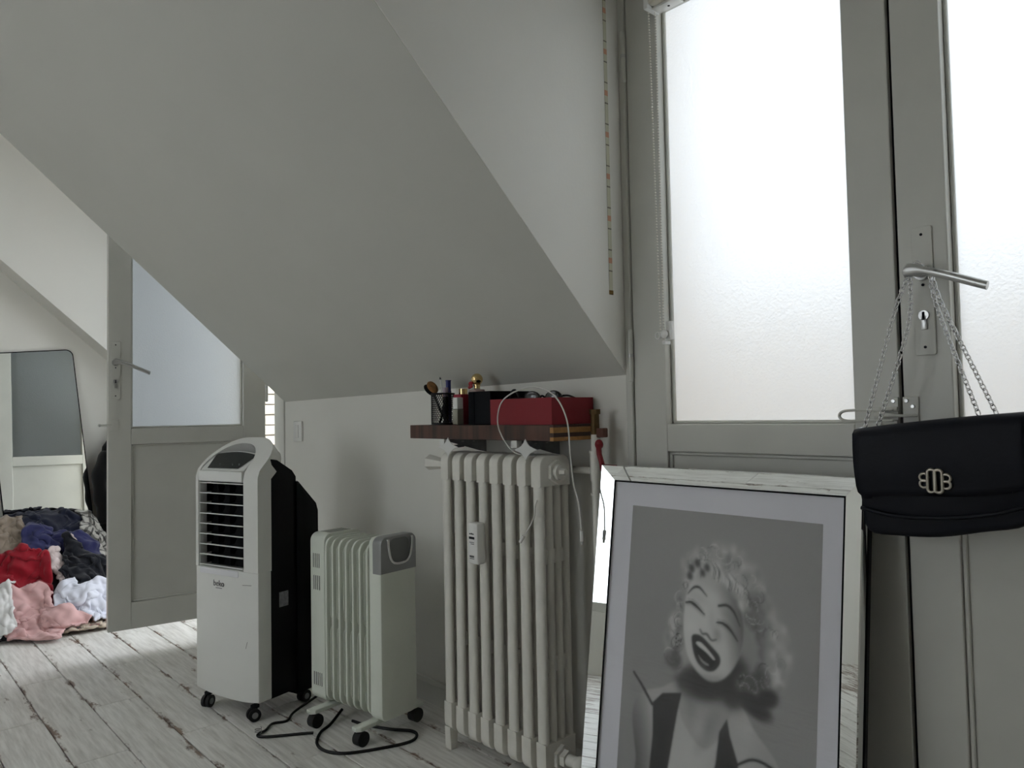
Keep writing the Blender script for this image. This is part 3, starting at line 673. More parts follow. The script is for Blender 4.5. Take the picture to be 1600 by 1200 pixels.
# ------------------------------------------------------------------ oil-filled heater
oh = thing('oil_heater', 'pale green-white oil-filled heater on wheels beside the radiator', 'heater', (-2.032, -.326, 0), math.radians(9))
b = B(); prism(b, rrect(0, .142, .060, .552, .024, 6), 'x', -.062, .006, .004); lc = obj('control_box', b, HEATW, oh, True, 35)
for z0, n_, x0 in ((.45, 4, -.045), (.385, 4, -.043), (.105, 5, -.045)):
    for i in range(n_):
        b = B(); box(b, -.001, .001, -.0009, .001, 0, .042 if n_ == 4 else .038); o = obj('vent_slot', b, DARKGAP, lc); o.location = (x0+i*.009, .0, z0)
b = B()
for i in range(5): box(b, -.05+i*.010, -.046+i*.010, .03, .11, .5515, .5525)
obj('top_vent', b, mat('vent_shadow', rgb(120, 124, 116), .6), lc)
def fin_mesh():
    b = B()
    prism(b, rrect(-.004, .142, .066, .545, .030, 7), 'x', -.0045, .0045, .003)
    prism(b, rrect(.008, .130, .30, .525, .02, 5), 'x', -.0075, .0075, .003)
    prism(b, rrect(.008, .130, .085, .29, .02, 5), 'x', -.0075, .0075, .003)
    cyl(b, (-.0155, .069, .11), (.0155, .069, .11), .028, None, 18); cyl(b, (-.0155, .069, .48), (.0155, .069, .48), .028, None, 18)
    bmesh.ops.recalc_face_normals(b, faces=b.faces); me = bpy.data.meshes.new('fin'); b.to_mesh(me); b.free(); me.materials.append(HEATW); return me
fm = fin_mesh()
for i in range(7):
    o = obj('fin', fm, None, oh, i == 0, 35); o.location = (.0175+i*.0305, 0, 0)
b = B(); prism(b, rrect(.0, .132, .060, .562, .022, 6), 'x', .206, .256, .005); ep = obj('end_panel', b, HEATW, oh, True, 35)
b = B(); prism(b, rrect(-.001, .133, .462, .563, .022, 6, (0, 1, 1, 0)), 'x', .222, .2585, .004); gp = obj('grip_cap', b, SILVERP, oh, True, 35); gp['label'] = 'silver handle cap'
b = B(); prism(b, rrect(.03, .104, .487, .556, .02, 6), 'x', .2575, .2592); obj('grip_recess', b, mat('grip_grey', rgb(120, 122, 120), .4, .2), gp, True, 35)
b = B(); tube(b, smooth_path([(.262, .022, .557), (.263, .024, .53), (.263, .032, .50), (.263, .05, .487), (.263, .084, .487), (.263, .102, .50), (.263, .11, .53), (.262, .112, .557)], 6), .0042, 10); obj('handle', b, CHROME, gp, True)
for x in (.002, .205):
    b = B(); P2 = [(-.015, -.052), (.006, -.056), (.017, -.045), (.016, .19), (-.014, .19)]
    prism(b, P2, 'z', .044, .056, .003); ft = obj('foot', b, HEATW, oh, True, 35); ft.location = (x, 0, 0)
    for yy in (-.032, .172):
        b = B(); cyl(b, (-.014, yy, .020), (.012, yy, .020), .020, None, 20); cyl(b, (0, yy, .02), (0, yy, .046), .007, None, 10); o = obj('wheel', b, RUBBER, ft, True, 40)
b = B(); tube(b, smooth_path([(.02, .05, .03), (.03, .0, .006), (.05, -.05, .004), (.10, -.10, .004), (.16, -.115, .004), (.215, -.09, .004), (.27, -.01, .004), (.30, .06, .004), (.285, .10, .004), (.25, .11, .004), (.2, .085, .004), (.12, .06, .004), (.06, .055, .004)], 10), .0042, 8); obj('power_lead', b, RUBBER, oh, True)

# ------------------------------------------------------------------ framed portrait in a mirrored frame
FW, FH, LEAN = .597, .783, math.radians(8)
fr = thing('framed_picture', 'black and white portrait of a laughing woman in a mirrored frame leaning on the door', 'picture', (-1.151, -.1895, .002))
fr.rotation_euler = (-LEAN, 0, 0)
# local: x right, z up, y: -y faces the room; front outer edge plane at y=0
OUT = [(0, 0), (FW, 0), (FW, FH), (0, FH)]; bw_ = .036; dep = .011
IN = [(bw_, bw_), (FW-bw_, bw_), (FW-bw_, FH-bw_), (bw_, FH-bw_)]
def quadbar(i):
    j = (i+1) % 4; b = B()
    o0, o1, n0, n1 = OUT[i], OUT[j], IN[i], IN[j]
    F = [b.verts.new((o0[0], 0, o0[1])), b.verts.new((o1[0], 0, o1[1])), b.verts.new((n1[0], dep, n1[1])), b.verts.new((n0[0], dep, n0[1]))]
    K = [b.verts.new((o0[0], .026, o0[1])), b.verts.new((o1[0], .026, o1[1])), b.verts.new((n1[0], .026, n1[1])), b.verts.new((n0[0], .026, n0[1]))]
    b.faces.new(F); b.faces.new(K[::-1])
    for a in range(4): b.faces.new((F[a], F[(a+1) % 4], K[(a+1) % 4], K[a]))
    bmesh.ops.bevel(b, geom=[e for e in b.edges if {F[0], F[1]} == set(e.verts) or {F[2], F[3]} == set(e.verts)], offset=.0022, segments=1, affect='EDGES')
    return b
for i in range(4): obj('mirror_strip', quadbar(i), MIRROR, fr)
b = B()
for i in range(4):
    j = (i+1) % 4; n0, n1 = IN[i], IN[j]
    tube(b, [(n0[0], dep+.0005, n0[1]), (n1[0], dep+.0005, n1[1])], .0016, 6)
obj('inner_lip', b, BLACKP, fr)
b = B(); box(b, -.002, FW+.002, .024, .036, -.0, FH+.001, .001); obj('backing', b, BLACKP, fr)
MATB = mat('pale_mat_board', rgb(228, 227, 234), .7, noise=.01)
b = B(); box(b, bw_-.002, FW-bw_+.002, .0165, .019, bw_-.002, FH-bw_+.002); obj('mat_board', b, MATB, fr)
b = B(); box(b, bw_-.001, FW-bw_+.001, .0118, .0128, bw_-.001, FH-bw_+.001); obj('glass_sheet', b, CLEAR, fr)
# the print: painted on a fine grid of vertex colours
PX0, PX1, PZ1_, PZ0_ = .088, .521, FH-.087, .09
nx, nz = 190, 265
gx, gz = np.meshgrid(np.linspace(PX0, PX1, nx), np.linspace(PZ0_, PZ1_, nz))
U = gx; V_ = gz-FH          # metres from the frame's top-left corner, V negative downward
def ell(cx, cy, a, c, rot=0., soft=.004):
    t = math.radians(rot); dx, dy = U-cx, V_-cy
    u = dx*math.cos(t)+dy*math.sin(t); v = -dx*math.sin(t)+dy*math.cos(t)
    d = (np.sqrt((u/a)**2+(v/c)**2)-1)*min(a, c)
    return np.clip(.5-d/soft, 0, 1)
def seg(p, q, r, soft=.003):
    p, q = np.array(p), np.array(q); d = q-p; t = np.clip(((U-p[0])*d[0]+(V_-p[1])*d[1])/(d@d), 0, 1)
    dist = np.hypot(U-p[0]-t*d[0], V_-p[1]-t*d[1]); return np.clip(.5-(dist-r)/soft, 0, 1)
def line(pts, r, soft=.0025):
    m_ = 0*U
    for p, q in zip(pts, pts[1:]): m_ = np.maximum(m_, seg(p, q, r, soft))
    return m_
def poly(pts, soft=.003):
    ins = np.zeros(U.shape, bool); dist = np.full(U.shape, 9.)
    n = len(pts)
    for i in range(n):
        (x0, y0), (x1, y1) = pts[i], pts[(i+1) % n]
        c = ((y0 > V_) != (y1 > V_)) & (U < (x1-x0)*(V_-y0)/(y1-y0+1e-12)+x0); ins ^= c
        d = np.array([x1-x0, y1-y0]); t = np.clip(((U-x0)*d[0]+(V_-y0)*d[1])/(d@d+1e-12), 0, 1)
        dist = np.minimum(dist, np.hypot(U-x0-t*d[0], V_-y0-t*d[1]))
    return np.clip(.5-np.where(ins, -dist, dist)/soft, 0, 1)
def sp2(pts, k=8, closed=True): return [(p.x, p.y) for p in smooth_path([(a, c, 0) for a, c in pts], k, closed)]
rngp = np.random.RandomState(3)
def vnoise(fx, fy, seed):
    r_ = np.random.RandomState(seed); g = r_.rand(64, 64); a = (U*fx) % 63; c = (-V_*fy) % 63
    i, j = a.astype(int), c.astype(int); f, h = a-i, c-j; f = f*f*(3-2*f); h = h*h*(3-2*h)
    return (g[j, i]*(1-f)+g[j, i+1]*f)*(1-h)+(g[j+1, i]*(1-f)+g[j+1, i+1]*f)*h
G = .60+.03*vnoise(6, 6, 1)-.05*np.clip((-.25-V_)*1.2, 0, 1)
def lay(m_, v):
    global G
    G = G*(1-m_)+v*m_
def blur(A, r):
    k = np.exp(-.5*(np.arange(-3*r, 3*r+1)/r)**2); k /= k.sum(); Pd = np.pad(A, 3*r, mode='edge')
    Pd = sum(k[i]*Pd[i:i+A.shape[0]] for i in range(6*r+1)); return sum(k[i]*Pd[:, i:i+A.shape[1]] for i in range(6*r+1))
def stroke(pts, r0, r1, soft=.0022, mid=None):
    """tapered stroke through smooth points: radius r0 -> (mid) -> r1"""
    P = sp2(pts, 5, False); n_ = len(P); m_ = 0*U
    for i in range(n_-1):
        t = i/(n_-1); r_ = (r0+(r1-r0)*t) if mid is None else (r0*(1-2*t)+mid*2*t if t < .5 else mid*(2-2*t)+r1*(2*t-1))
        m_ = np.maximum(m_, seg(P[i], P[i+1], r_, soft))
    return m_
def shade(cx, cy, a, c, rot, soft, amt, v, mask=1): lay(np.clip(ell(cx, cy, a, c, rot, soft), 0, 1)*amt*mask, v)
# shoulders and chest
body = poly(sp2([(.236, -.43), (.19, -.452), (.14, -.475), (.120, -.52), (.135, -.60), (.16, -.72), (.47, -.72), (.478, -.62), (.455, -.53), (.405, -.478), (.355, -.43)]), .004)
lay(body, .74+.05*vnoise(9, 9, 2))
shade(.285, -.60, .05, .12, 0, .08, .5, .86, body); shade(.135, -.60, .03, .12, 10, .05, .8, .30, body); shade(.44, -.60, .03, .10, 0, .06, .5, .55, body)
neck = poly(sp2([(.236, -.36), (.233, -.44), (.245, -.50), (.30, -.54), (.345, -.48), (.362, -.43), (.37, -.36)]), .006)
lay(neck, .70)
nb = blur(np.maximum(ell(.300, -.415, .072, .034, 14, .01), ell(.355, -.40, .034, .05, 0, .01)), 3); lay(nb*.92, .10)
shade(.262, -.465, .012, .03, 20, .02, .35, .48); shade(.305, -.50, .010, .035, -25, .02, .45, .45); shade(.285, -.505, .012, .02, 0, .02, .4, .88)
# dark halter dress with thin straps
lay(poly([(.172, -.486), (.195, -.462), (.240, -.450), (.232, -.49), (.222, -.56), (.212, -.63), (.205, -.72), (.150, -.72), (.172, -.62), (.176, -.55)], .003), .085)
lay(poly([(.345, -.472), (.352, -.50), (.372, -.545), (.372, -.58), (.372, -.72), (.285, -.72), (.305, -.64), (.325, -.56), (.330, -.50)], .003), .085)
lay(stroke([(.118, -.438), (.14, -.458), (.170, -.490)], .0022, .003), .10)
lay(stroke([(.372, -.545), (.40, -.528), (.43, -.528), (.465, -.545), (.492, -.60)], .002, .003), .10)
# hair: light mass, then many curled strands
hair = np.zeros(U.shape)
blobs = ((.252, -.196, .026), (.275, -.182, .028), (.305, -.176, .032), (.340, -.182, .036), (.372, -.205, .034), (.392, -.238, .032), (.405, -.27, .034), (.428, -.30, .034), (.438, -.335, .033), (.430, -.372, .030), (.408, -.40, .028), (.385, -.40, .022), (.243, -.235, .018), (.232, -.275, .020), (.222, -.315, .020), (.216, -.352, .022), (.216, -.39, .022))
for (cx, cy, a) in blobs: hair = np.maximum(hair, ell(cx, cy, a, a, 0, .012))
hair = np.clip(hair*(.75+.5*vnoise(120, 120, 31)), 0, 1)
hv = .66+.22*vnoise(90, 60, 5)-.22*np.clip(vnoise(40, 46, 8)-.5, 0, 1)*2
lay(blur(hair, 2)*.96, hv)
shade(.400, -.31, .02, .09, 8, .03, .7, .30, hair); shade(.395, -.385, .03, .025, 0, .02, .75, .22, hair); shade(.222, -.385, .02, .03, 0, .02, .7, .28, hair); shade(.236, -.30, .01, .05, 10, .02, .5, .4, hair)
for k_ in range(120):
    cx, cy, a = blobs[rngp.randint(len(blobs))]; cx += rngp.uniform(-.5, .5)*a; cy += rngp.uniform(-.5, .5)*a
    r_ = rngp.uniform(.006, .017); s0 = rngp.uniform(0, 6.28); sp_ = rngp.uniform(1.2, 3.2)
    pts = [(cx+r_*math.cos(s0+t), cy+r_*math.sin(s0+t)) for t in np.linspace(0, sp_, 6)]
    lay(stroke(pts, .0004, .0004, .0016, rngp.uniform(.0006, .0013))*rngp.uniform(.35, .8), rngp.choice([.16, .24, .34, .92, .96, .98]))
sh2 = blur(np.maximum(ell(.400, -.432, .036, .018, -24, .01), ell(.425, -.415, .022, .016, 30, .01)), 1); lay(sh2*.95, .07)
# face
face = poly(sp2([(.262, -.215), (.30, -.212), (.345, -.232), (.368, -.275), (.372, -.325), (.358, -.37), (.335, -.40), (.305, -.412), (.275, -.402), (.250, -.375), (.238, -.335), (.236, -.29), (.243, -.245)]), .005)
lay(face, .87+.03*vnoise(12, 12, 4))
fm_ = blur(np.clip((U-.325+.22*(V_+.31))/.05, 0, 1), 3); lay(face*fm_*.80, .26)
fm_ = blur(ell(.300, -.225, .07, .014, -14, .01), 4); lay(face*fm_*.35, .55)
fm_ = blur(ell(.30, -.412, .05, .012, 6, .01), 3); lay(face*fm_*.5, .5)
for (cx, cy, a, c, ro, am, v) in ((.268, -.258, .024, .010, -14, .28, .60), (.340, -.280, .024, .010, -28, .35, .50), (.256, -.318, .017, .014, 0, .5, .96), (.330, -.345, .014, .014, 0, .35, .9), (.290, -.300, .006, .024, 10, .5, .97), (.303, -.300, .006, .022, 12, .35, .55), (.298, -.395, .018, .008, 0, .45, .95)):
    lay(face*blur(ell(cx, cy, a, c, ro, .008), 3)*am, v)
# brows, lashes of the laughing eyes
lay(stroke([(.243, -.254), (.256, -.240), (.270, -.238), (.288, -.252)], .0008, .0006, .002, .0026)*.9, .14)
lay(stroke([(.316, -.266), (.334, -.262), (.350, -.272), (.364, -.296)], .0022, .0006, .002, .0026)*.9, .12)
for P in ([(.240, -.272), (.252, -.270), (.266, -.276), (.284, -.288)], [(.314, -.298), (.328, -.298), (.343, -.306), (.360, -.324)]):
    lay(stroke(P, .0016, .0010, .002, .0030)*.95, .07); lay(blur(stroke([(a, c-.0045) for a, c in P], .001, .001, .003, .002), 1)*.5, .4)
    lay(stroke([(a, c+.007) for a, c in P], .0003, .0003, .002, .0008)*.5, .35)
# nose
lay(stroke([(.276, -.319), (.282, -.326), (.292, -.325), (.303, -.334), (.314, -.331)], .0012, .0012, .003, .0024)*.8, .2)
lay(blur(ell(.316, -.322, .007, .012, 10, .004), 2)*.45, .4)
# open mouth
lay(poly(sp2([(.258, -.337), (.268, -.330), (.283, -.333), (.305, -.347), (.322, -.360), (.324, -.374), (.312, -.390), (.294, -.394), (.275, -.384), (.263, -.364)]), .003), .17)
lay(poly(sp2([(.265, -.344), (.275, -.340), (.292, -.348), (.313, -.365), (.310, -.382), (.296, -.386), (.279, -.376), (.268, -.358)]), .002), .04)
lay(poly(sp2([(.267, -.346), (.276, -.342), (.292, -.350), (.312, -.366), (.310, -.371), (.292, -.360), (.274, -.352)]), .0015), .95)
lay(poly(sp2([(.274, -.367), (.286, -.376), (.300, -.381), (.298, -.385), (.283, -.380)]), .0015), .70)
lay(blur(ell(.288, -.389, .012, .0018, -20, .002), 1)*.6, .6)
# waves over the forehead
fw = np.zeros(U.shape)
for (cx, cy, a) in ((.262, -.205, .018), (.285, -.202, .020), (.312, -.204, .021), (.338, -.214, .020), (.358, -.232, .018), (.372, -.255, .015)): fw = np.maximum(fw, ell(cx, cy, a, a*.8, -20, .008))
lay(blur(fw, 1), hv+.06)
for k_ in range(40):
    t = rngp.uniform(0, 1); x0 = .262+.112*t; y0 = -.182-.045*t*t+rngp.uniform(-.008, .004)
    lay(stroke([(x0, y0), (x0+.008+.006*t, y0-.014), (x0+.006+.006*t, y0-.030)], .0003, .0003, .0016, .001)*rngp.uniform(.4, .8), rngp.choice([.2, .3, .92, .97]))
for (cx, cy) in ((.250, -.203), (.262, -.190), (.285, -.196), (.246, -.218), (.276, -.208)): lay(blur(ell(cx, cy, .006, .008, 20, .004), 1)*.8, .13)
# drop earrings
for (ex, ey) in ((.372, -.392), (.228, -.345)):
    for k_ in range(20): lay(ell(ex+rngp.uniform(-.008, .006), ey+rngp.uniform(-.018, .012), .0014, .0014, 0, .0014), rngp.choice([.9, .1]))
G = blur(G, 1)*.5+G*.5
me = bpy.data.meshes.new('portrait_print')
vs = np.stack([gx.ravel(), np.full(gx.size, .0160), gz.ravel()], 1)
idx = np.arange(nx*nz).reshape(nz, nx); fs = np.stack([idx[:-1, :-1].ravel(), idx[:-1, 1:].ravel(), idx[1:, 1:].ravel(), idx[1:, :-1].ravel()], 1)
me.from_pydata(vs.tolist(), [], fs.tolist())
ca = me.color_attributes.new('ink', 'FLOAT_COLOR', 'POINT')
g_ = np.clip(.045+G.ravel()*.94, 0, 1); g_ = np.where(g_ <= .04045, g_/12.92, ((g_+.055)/1.055)**2.4)
cc = np.stack([g_, g_*.985, g_*.96, np.ones_like(g_)], 1).astype(np.float32); ca.data.foreach_set('color', cc.ravel())
pm_ = bpy.data.materials.new('printed_ink'); pm_.use_nodes = True; N, L, p = nodes(pm_)
at = N.new('ShaderNodeAttribute'); at.attribute_name = 'ink'; L.new(at.outputs['Color'], p.inputs['Base Color']); p.inputs['Roughness'].default_value = .6
obj('portrait_print', me, pm_, fr)
# ------------------------------------------------------------------ handbag hanging on the lever
LEATH = mat('black_leather', rgb(12, 15, 24), .55, noise=.15, nscale=30, bump=.1, bscale=120, spec=.25)
bag = thing('handbag', 'black leather flap handbag with metal clasp hanging from the door lever', 'handbag', (-.428, -.1, .70))
o_body = [(-.108, -.008), (-.06, -.012), (.0, -.008), (.06, .006), (.118, .022), (.130, .06), (.134, .11), (.132, .160), (.10, .168), (.0, .160), (-.06, .152), (-.115, .146), (-.126, .136), (-.124, .09), (-.118, .04)]
bd = [(p.x, p.y) for p in smooth_path([(a, c, 0) for a, c in o_body], 4, True)]
b = B(); prism(b, bd, 'y', -.018, .03, .010); obj('body', b, LEATH, bag, True, 50)
# flap: curved sheet folded over the top, covering the upper three quarters
b = B(); NU, rings = 20, []
for j in range(15):
    ring = []
    for i in range(NU+1):
        u = i/NU; xl = -.123+.253*u
        top = .158+.026*u+.002*math.sin(math.pi*u); bot = .046+.026*u+.003*math.sin(7*u)
        t = j/14
        if t < .25:
            a = t/.25; yy = .028-.052*a; zz = top+.003*math.sin(math.pi*min(1, a*1.0))
        else:
            a = (t-.25)/.75; yy = -.0245-.0055*math.sin(math.pi*min(1, a*1.05))-.002*a; zz = top*(1-a)+bot*a
        cornr = max(0, (a if t >= .25 else 0)-.85)/.15; inset = .012*cornr*cornr
        xx = xl+(inset if u < .06 else 0)-(inset if u > .94 else 0)
        xx += (.006*(a if t >= .25 else 0))*(1-u)
        ring.append(b.verts.new((xx, yy, zz)))
    rings.append(ring)
for A, C_ in zip(rings, rings[1:]):
    for i in range(NU): b.faces.new((A[i], A[i+1], C_[i+1], C_[i]))
o = obj('flap', b, LEATH, bag, True); md = o.modifiers.new('thick', 'SOLIDIFY'); md.thickness = .003; md.offset = 0
b = B(); tube(b, smooth_path([(-.115, -.019, .03), (-.06, -.0245, .022), (0, -.025, .024), (.07, -.0235, .034), (.12, -.019, .05)], 6), .0035, 8); obj('fold_seam', b, LEATH, bag, True)
b = B(); prism(b, [(.126, .03), (.142, .06), (.145, .14), (.13, .165)], 'y', -.012, .024, .004); obj('gusset', b, LEATH, bag, True, 40)
PEW = mat('brushed_pewter', rgb(178, 172, 160), .38, .85, noise=.06, nscale=60)
cl = obj('clasp', (lambda b: ([tube(b, [(x, -.034, z) for x, z in P], .0026, 8, True) for P in (
    rrect(-.0105, .0005, -.0175, .0175, .005, 4), rrect(-.0005, .0105, -.0175, .0175, .005, 4))], b)[-1])(B()), PEW, bag, True); cl.location = (.005, 0, .082)
for sx in (-1, 1):
    for sz in (-1, 1):
        b = B(); tube(b, [(sx*(.0158)+.0062*math.cos(a), -.0335, sz*.0052+.0058*math.sin(a)) for a in [2*math.pi*k/14 for k in range(14)]], .0022, 8, True); obj('clasp_lobe', b, PEW, cl, True)
for sx, z in ((-1, .150), (1, .172)):
    b = B(); tube(b, [(sx*.120+.009*math.cos(a), .006+.0*a, z+.004+.009*math.sin(a)) for a in [2*math.pi*k/14 for k in range(14)]], .0018, 6, True); obj('strap_ring', b, CHROME, bag, True)
def chain(b, pts, pitch=.0088):
    P = smooth_path(pts, 12); acc = 0; d = 0; k = 0; nextd = 0
    for p, q in zip(P, P[1:]):
        L_ = (q-p).length
        while nextd <= d+L_:
            c = p.lerp(q, (nextd-d)/L_); t = (q-p).normalized(); s = t.cross(Vector((0, 1, 0))).normalized(); w_ = t.cross(s)
            sd = (s*.8+w_*.6) if k % 2 else (s*.55-w_*.83)
            tube(b, [c+t*.0062*math.cos(a)+sd*.0040*math.sin(a) for a in [2*math.pi*i/10 for i in range(10)]], .00105, 5, True)
            nextd += pitch; k += 1
        d += L_
OFF = Vector((-.428, -.1, .70))
b = B()
for pts in ([(-.471, -.030, 1.140), (-.483, -.036, 1.122), (-.50, -.06, 1.06), (-.545, -.09, .862)],
            [(-.471, -.038, 1.140), (-.478, -.044, 1.12), (-.478, -.066, 1.03), (-.522, -.092, .866)],
            [(-.471, -.030, 1.140), (-.452, -.036, 1.122), (-.437, -.05, 1.06), (-.37, -.092, .880)],
            [(-.471, -.038, 1.140), (-.448, -.044, 1.122), (-.425, -.06, 1.06), (-.347, -.092, .884)]):
    chain(b, [Vector(p)-OFF for p in pts])
o = obj('chain_strap', b, CHROME, bag, True); o['kind'] = 'stuff'

# ------------------------------------------------------------------ toggle latch across the two leaves
t = thing('toggle_latch', 'white painted toggle latch bridging the two frosted doors', 'latch', (-.515, -.0005, .883))
b = B(); box(b, -.028, -.006, -.004, 0, -.028, .032, .001); bp_ = obj('base_plate', b, PAINT, t)
b = B(); box(b, .001, .027, -.003, 0, -.03, .032, .001); kp = obj('keeper_plate', b, PAINT, t)
for (x, z, p) in ((-.014, .025, bp_), (-.014, -.022, bp_), (.008, .025, kp), (.018, .015, kp), (.018, -.02, kp)):
    b = B(); cyl(b, (x, -.0035, z), (x, -.0062, z), .0036, .003, 12); sc = obj('screw', b, STEEL, p, True, 40)
b = B(); tube(b, smooth_path([(-.012, -.012, .0095), (-.05, -.014, .0095), (-.095, -.014, .009), (-.1065, -.014, 0), (-.095, -.014, -.009), (-.05, -.014, -.0095), (-.012, -.012, -.0095)], 8), .0026, 10); obj('wire_loop', b, PAINT, t, True)
b = B(); tube(b, [(-.042, -.012, 0), (-.032, -.013, 0), (-.02, -.013, 0), (.0, -.013, -.001), (.016, -.010, -.001), (.026, -.006, -.001)], .004, 10, rf=lambda u: .0075-.005*min(1, u*1.6)); obj('hook_bar', b, PAINT, t, True)
for z in (.011, -.013):
    b = B(); cyl(b, (-.036, -.008, z), (-.006, -.008, z), .0042, None, 10); obj('lug', b, PAINT, t, True, 40)

# ------------------------------------------------------------------ roller blind with bead chain
t = thing('roller_blind', 'rolled-up roller blind with white bead chain on the left frosted door', 'blind', (-1.03, 0, 1.80))
b = B(); box(b, .018, .50, -.045, -.002, .018, .078, .006, 3); cs = obj('cassette', b, mat('beige_fabric_roll', rgb(206, 200, 184), .6, noise=.05), t, True, 40)
b = B(); box(b, .008, .02, -.048, 0, .010, .085, .003); box(b, .02, .085, -.03, -.001, .012, .018, .001); obj('end_bracket', b, PLAST, t, True, 40)
b = B(); cyl(b, (.055, -.015, .0115), (.055, -.015, .0125), .003, None, 10); obj('bracket_screw', b, DARKGAP, t)
BEAD = mat('pearl_bead', rgb(236, 232, 222), .3)
b = B()
for (x0, x1, zb) in ((.003, .014, -.725), (.022, .0225, -.718)):
    n = 118
    for i in range(n+1):
        u = i/n; z = .06*(1-u)+zb*u
        g = bmesh.ops.create_icosphere(b, subdivisions=1, radius=.0023)['verts']
        bmesh.ops.translate(b, verts=g, vec=(x0+(x1-x0)*u, -.022, z))
o = obj('bead_chain', b, BEAD, t, True); o['kind'] = 'stuff'
b = B(); tube(b, [(.006+.006*math.cos(a), -.022, -.732+.0075*math.sin(a)) for a in [2*math.pi*k/16 for k in range(16)]], .0021, 8, True); ball(b, (.02, -.018, -.729), .010, (1, .7, 1)); box(b, .02, .036, -.012, 0, -.742, -.70, .002); cyl(b, (.02, -.02, -.748), (.02, -.0, -.748), .005, None, 10)
obj('chain_holder', b, PLAST, t, True, 40)

# ------------------------------------------------------------------ paper measuring tape on the dormer cheek
def tape_mat():
    m = bpy.data.materials.new('printed_tape'); m.use_nodes = True; N, L, p = nodes(m)
    tc = N.new('ShaderNodeTexCoord'); sp = N.new('ShaderNodeSeparateXYZ'); L.new(tc.outputs['Object'], sp.inputs[0])
    def band(per, w, ph=0.):
        a = N.new('ShaderNodeMath'); a.operation = 'MULTIPLY_ADD'; a.inputs[1].default_value = 1/per; a.inputs[2].default_value = ph; L.new(sp.outputs['Z'], a.inputs[0])
        f = N.new('ShaderNodeMath'); f.operation = 'FRACT'; L.new(a.outputs[0], f.inputs[0]); c = N.new('ShaderNodeMath'); c.operation = 'LESS_THAN'; c.inputs[1].default_value = w; L.new(f.outputs[0], c.inputs[0]); return c.outputs[0]
    m1 = N.new('ShaderNodeMixRGB'); m1.inputs[1].default_value = (*rgb(214, 212, 190), 1); m1.inputs[2].default_value = (*rgb(140, 136, 120), 1); L.new(band(.05, .07), m1.inputs[0])
    m2 = N.new('ShaderNodeMixRGB'); m2.inputs[2].default_value = (*rgb(212, 160, 132), 1); L.new(m1.outputs[0], m2.inputs[1]); L.new(band(.1, .13, .3), m2.inputs[0])
    L.new(m2.outputs[0], p.inputs['Base Color']); p.inputs['Roughness'].default_value = .6; return m
t = thing('measuring_tape', 'paper measuring tape hanging on the dormer side wall', 'tape measure', (DR0, -.052, 1.177))
b = B(); prism(b, [(-.006, 0), (.006, 0), (.003, .99), (-.007, .99)], 'x', .0003, .0012); obj('strip', b, tape_mat(), t)
b = B(); box(b, .0002, .0018, -.007, .007, -.004, .006, .0004, 1); obj('end_clip', b, mat('brass_clip', rgb(150, 120, 70), .4, .8), t)

# ------------------------------------------------------------------ tall mirror leaning on the end wall
mr = thing('leaning_mirror', 'tall thin-framed mirror with rounded corners leaning on the end wall', 'mirror', (-4.452, -.543, .0))
mr.rotation_euler = (0, 0, 0)
# local frame: u along +y (to the right in the photo), v up, n towards +x; in-plane tilt and lean
til, le = math.radians(-5.5), math.radians(4.2)
MW, MH = .385, 1.235
def mloc(u, v, n):
    y = u*math.cos(til)+v*math.sin(til); z = -u*math.sin(til)+v*math.cos(til)+.036
    return (-z*math.sin(le)+n*math.cos(le), y, z*math.cos(le)+n*math.sin(le)+.0)
outl = rrect(-MW/2, MW/2, 0, MH, .032, 8)
b = B(); A = [b.verts.new(mloc(u, v, .010)) for u, v in outl]; b.faces.new(A); obj('mirror_glass', b, mat('mirror_silver_wall', (.88, .90, .88), .008, 1.), mr)
b = B(); A = [b.verts.new(mloc(u, v, -.004)) for u, v in outl]; C_ = [b.verts.new(mloc(u, v, .0085)) for u, v in outl]
b.faces.new(A[::-1]); b.faces.new(C_)
for i in range(len(A)): b.faces.new((A[i], A[(i+1) % len(A)], C_[(i+1) % len(A)], C_[i]))
obj('backing', b, BLACKP, mr)
b = B(); tube(b, [mloc(u*1.005, (v-MH/2)*1.002+MH/2, .006) for u, v in outl], .0045, 6, True); obj('rim', b, BLACKP, mr, True)

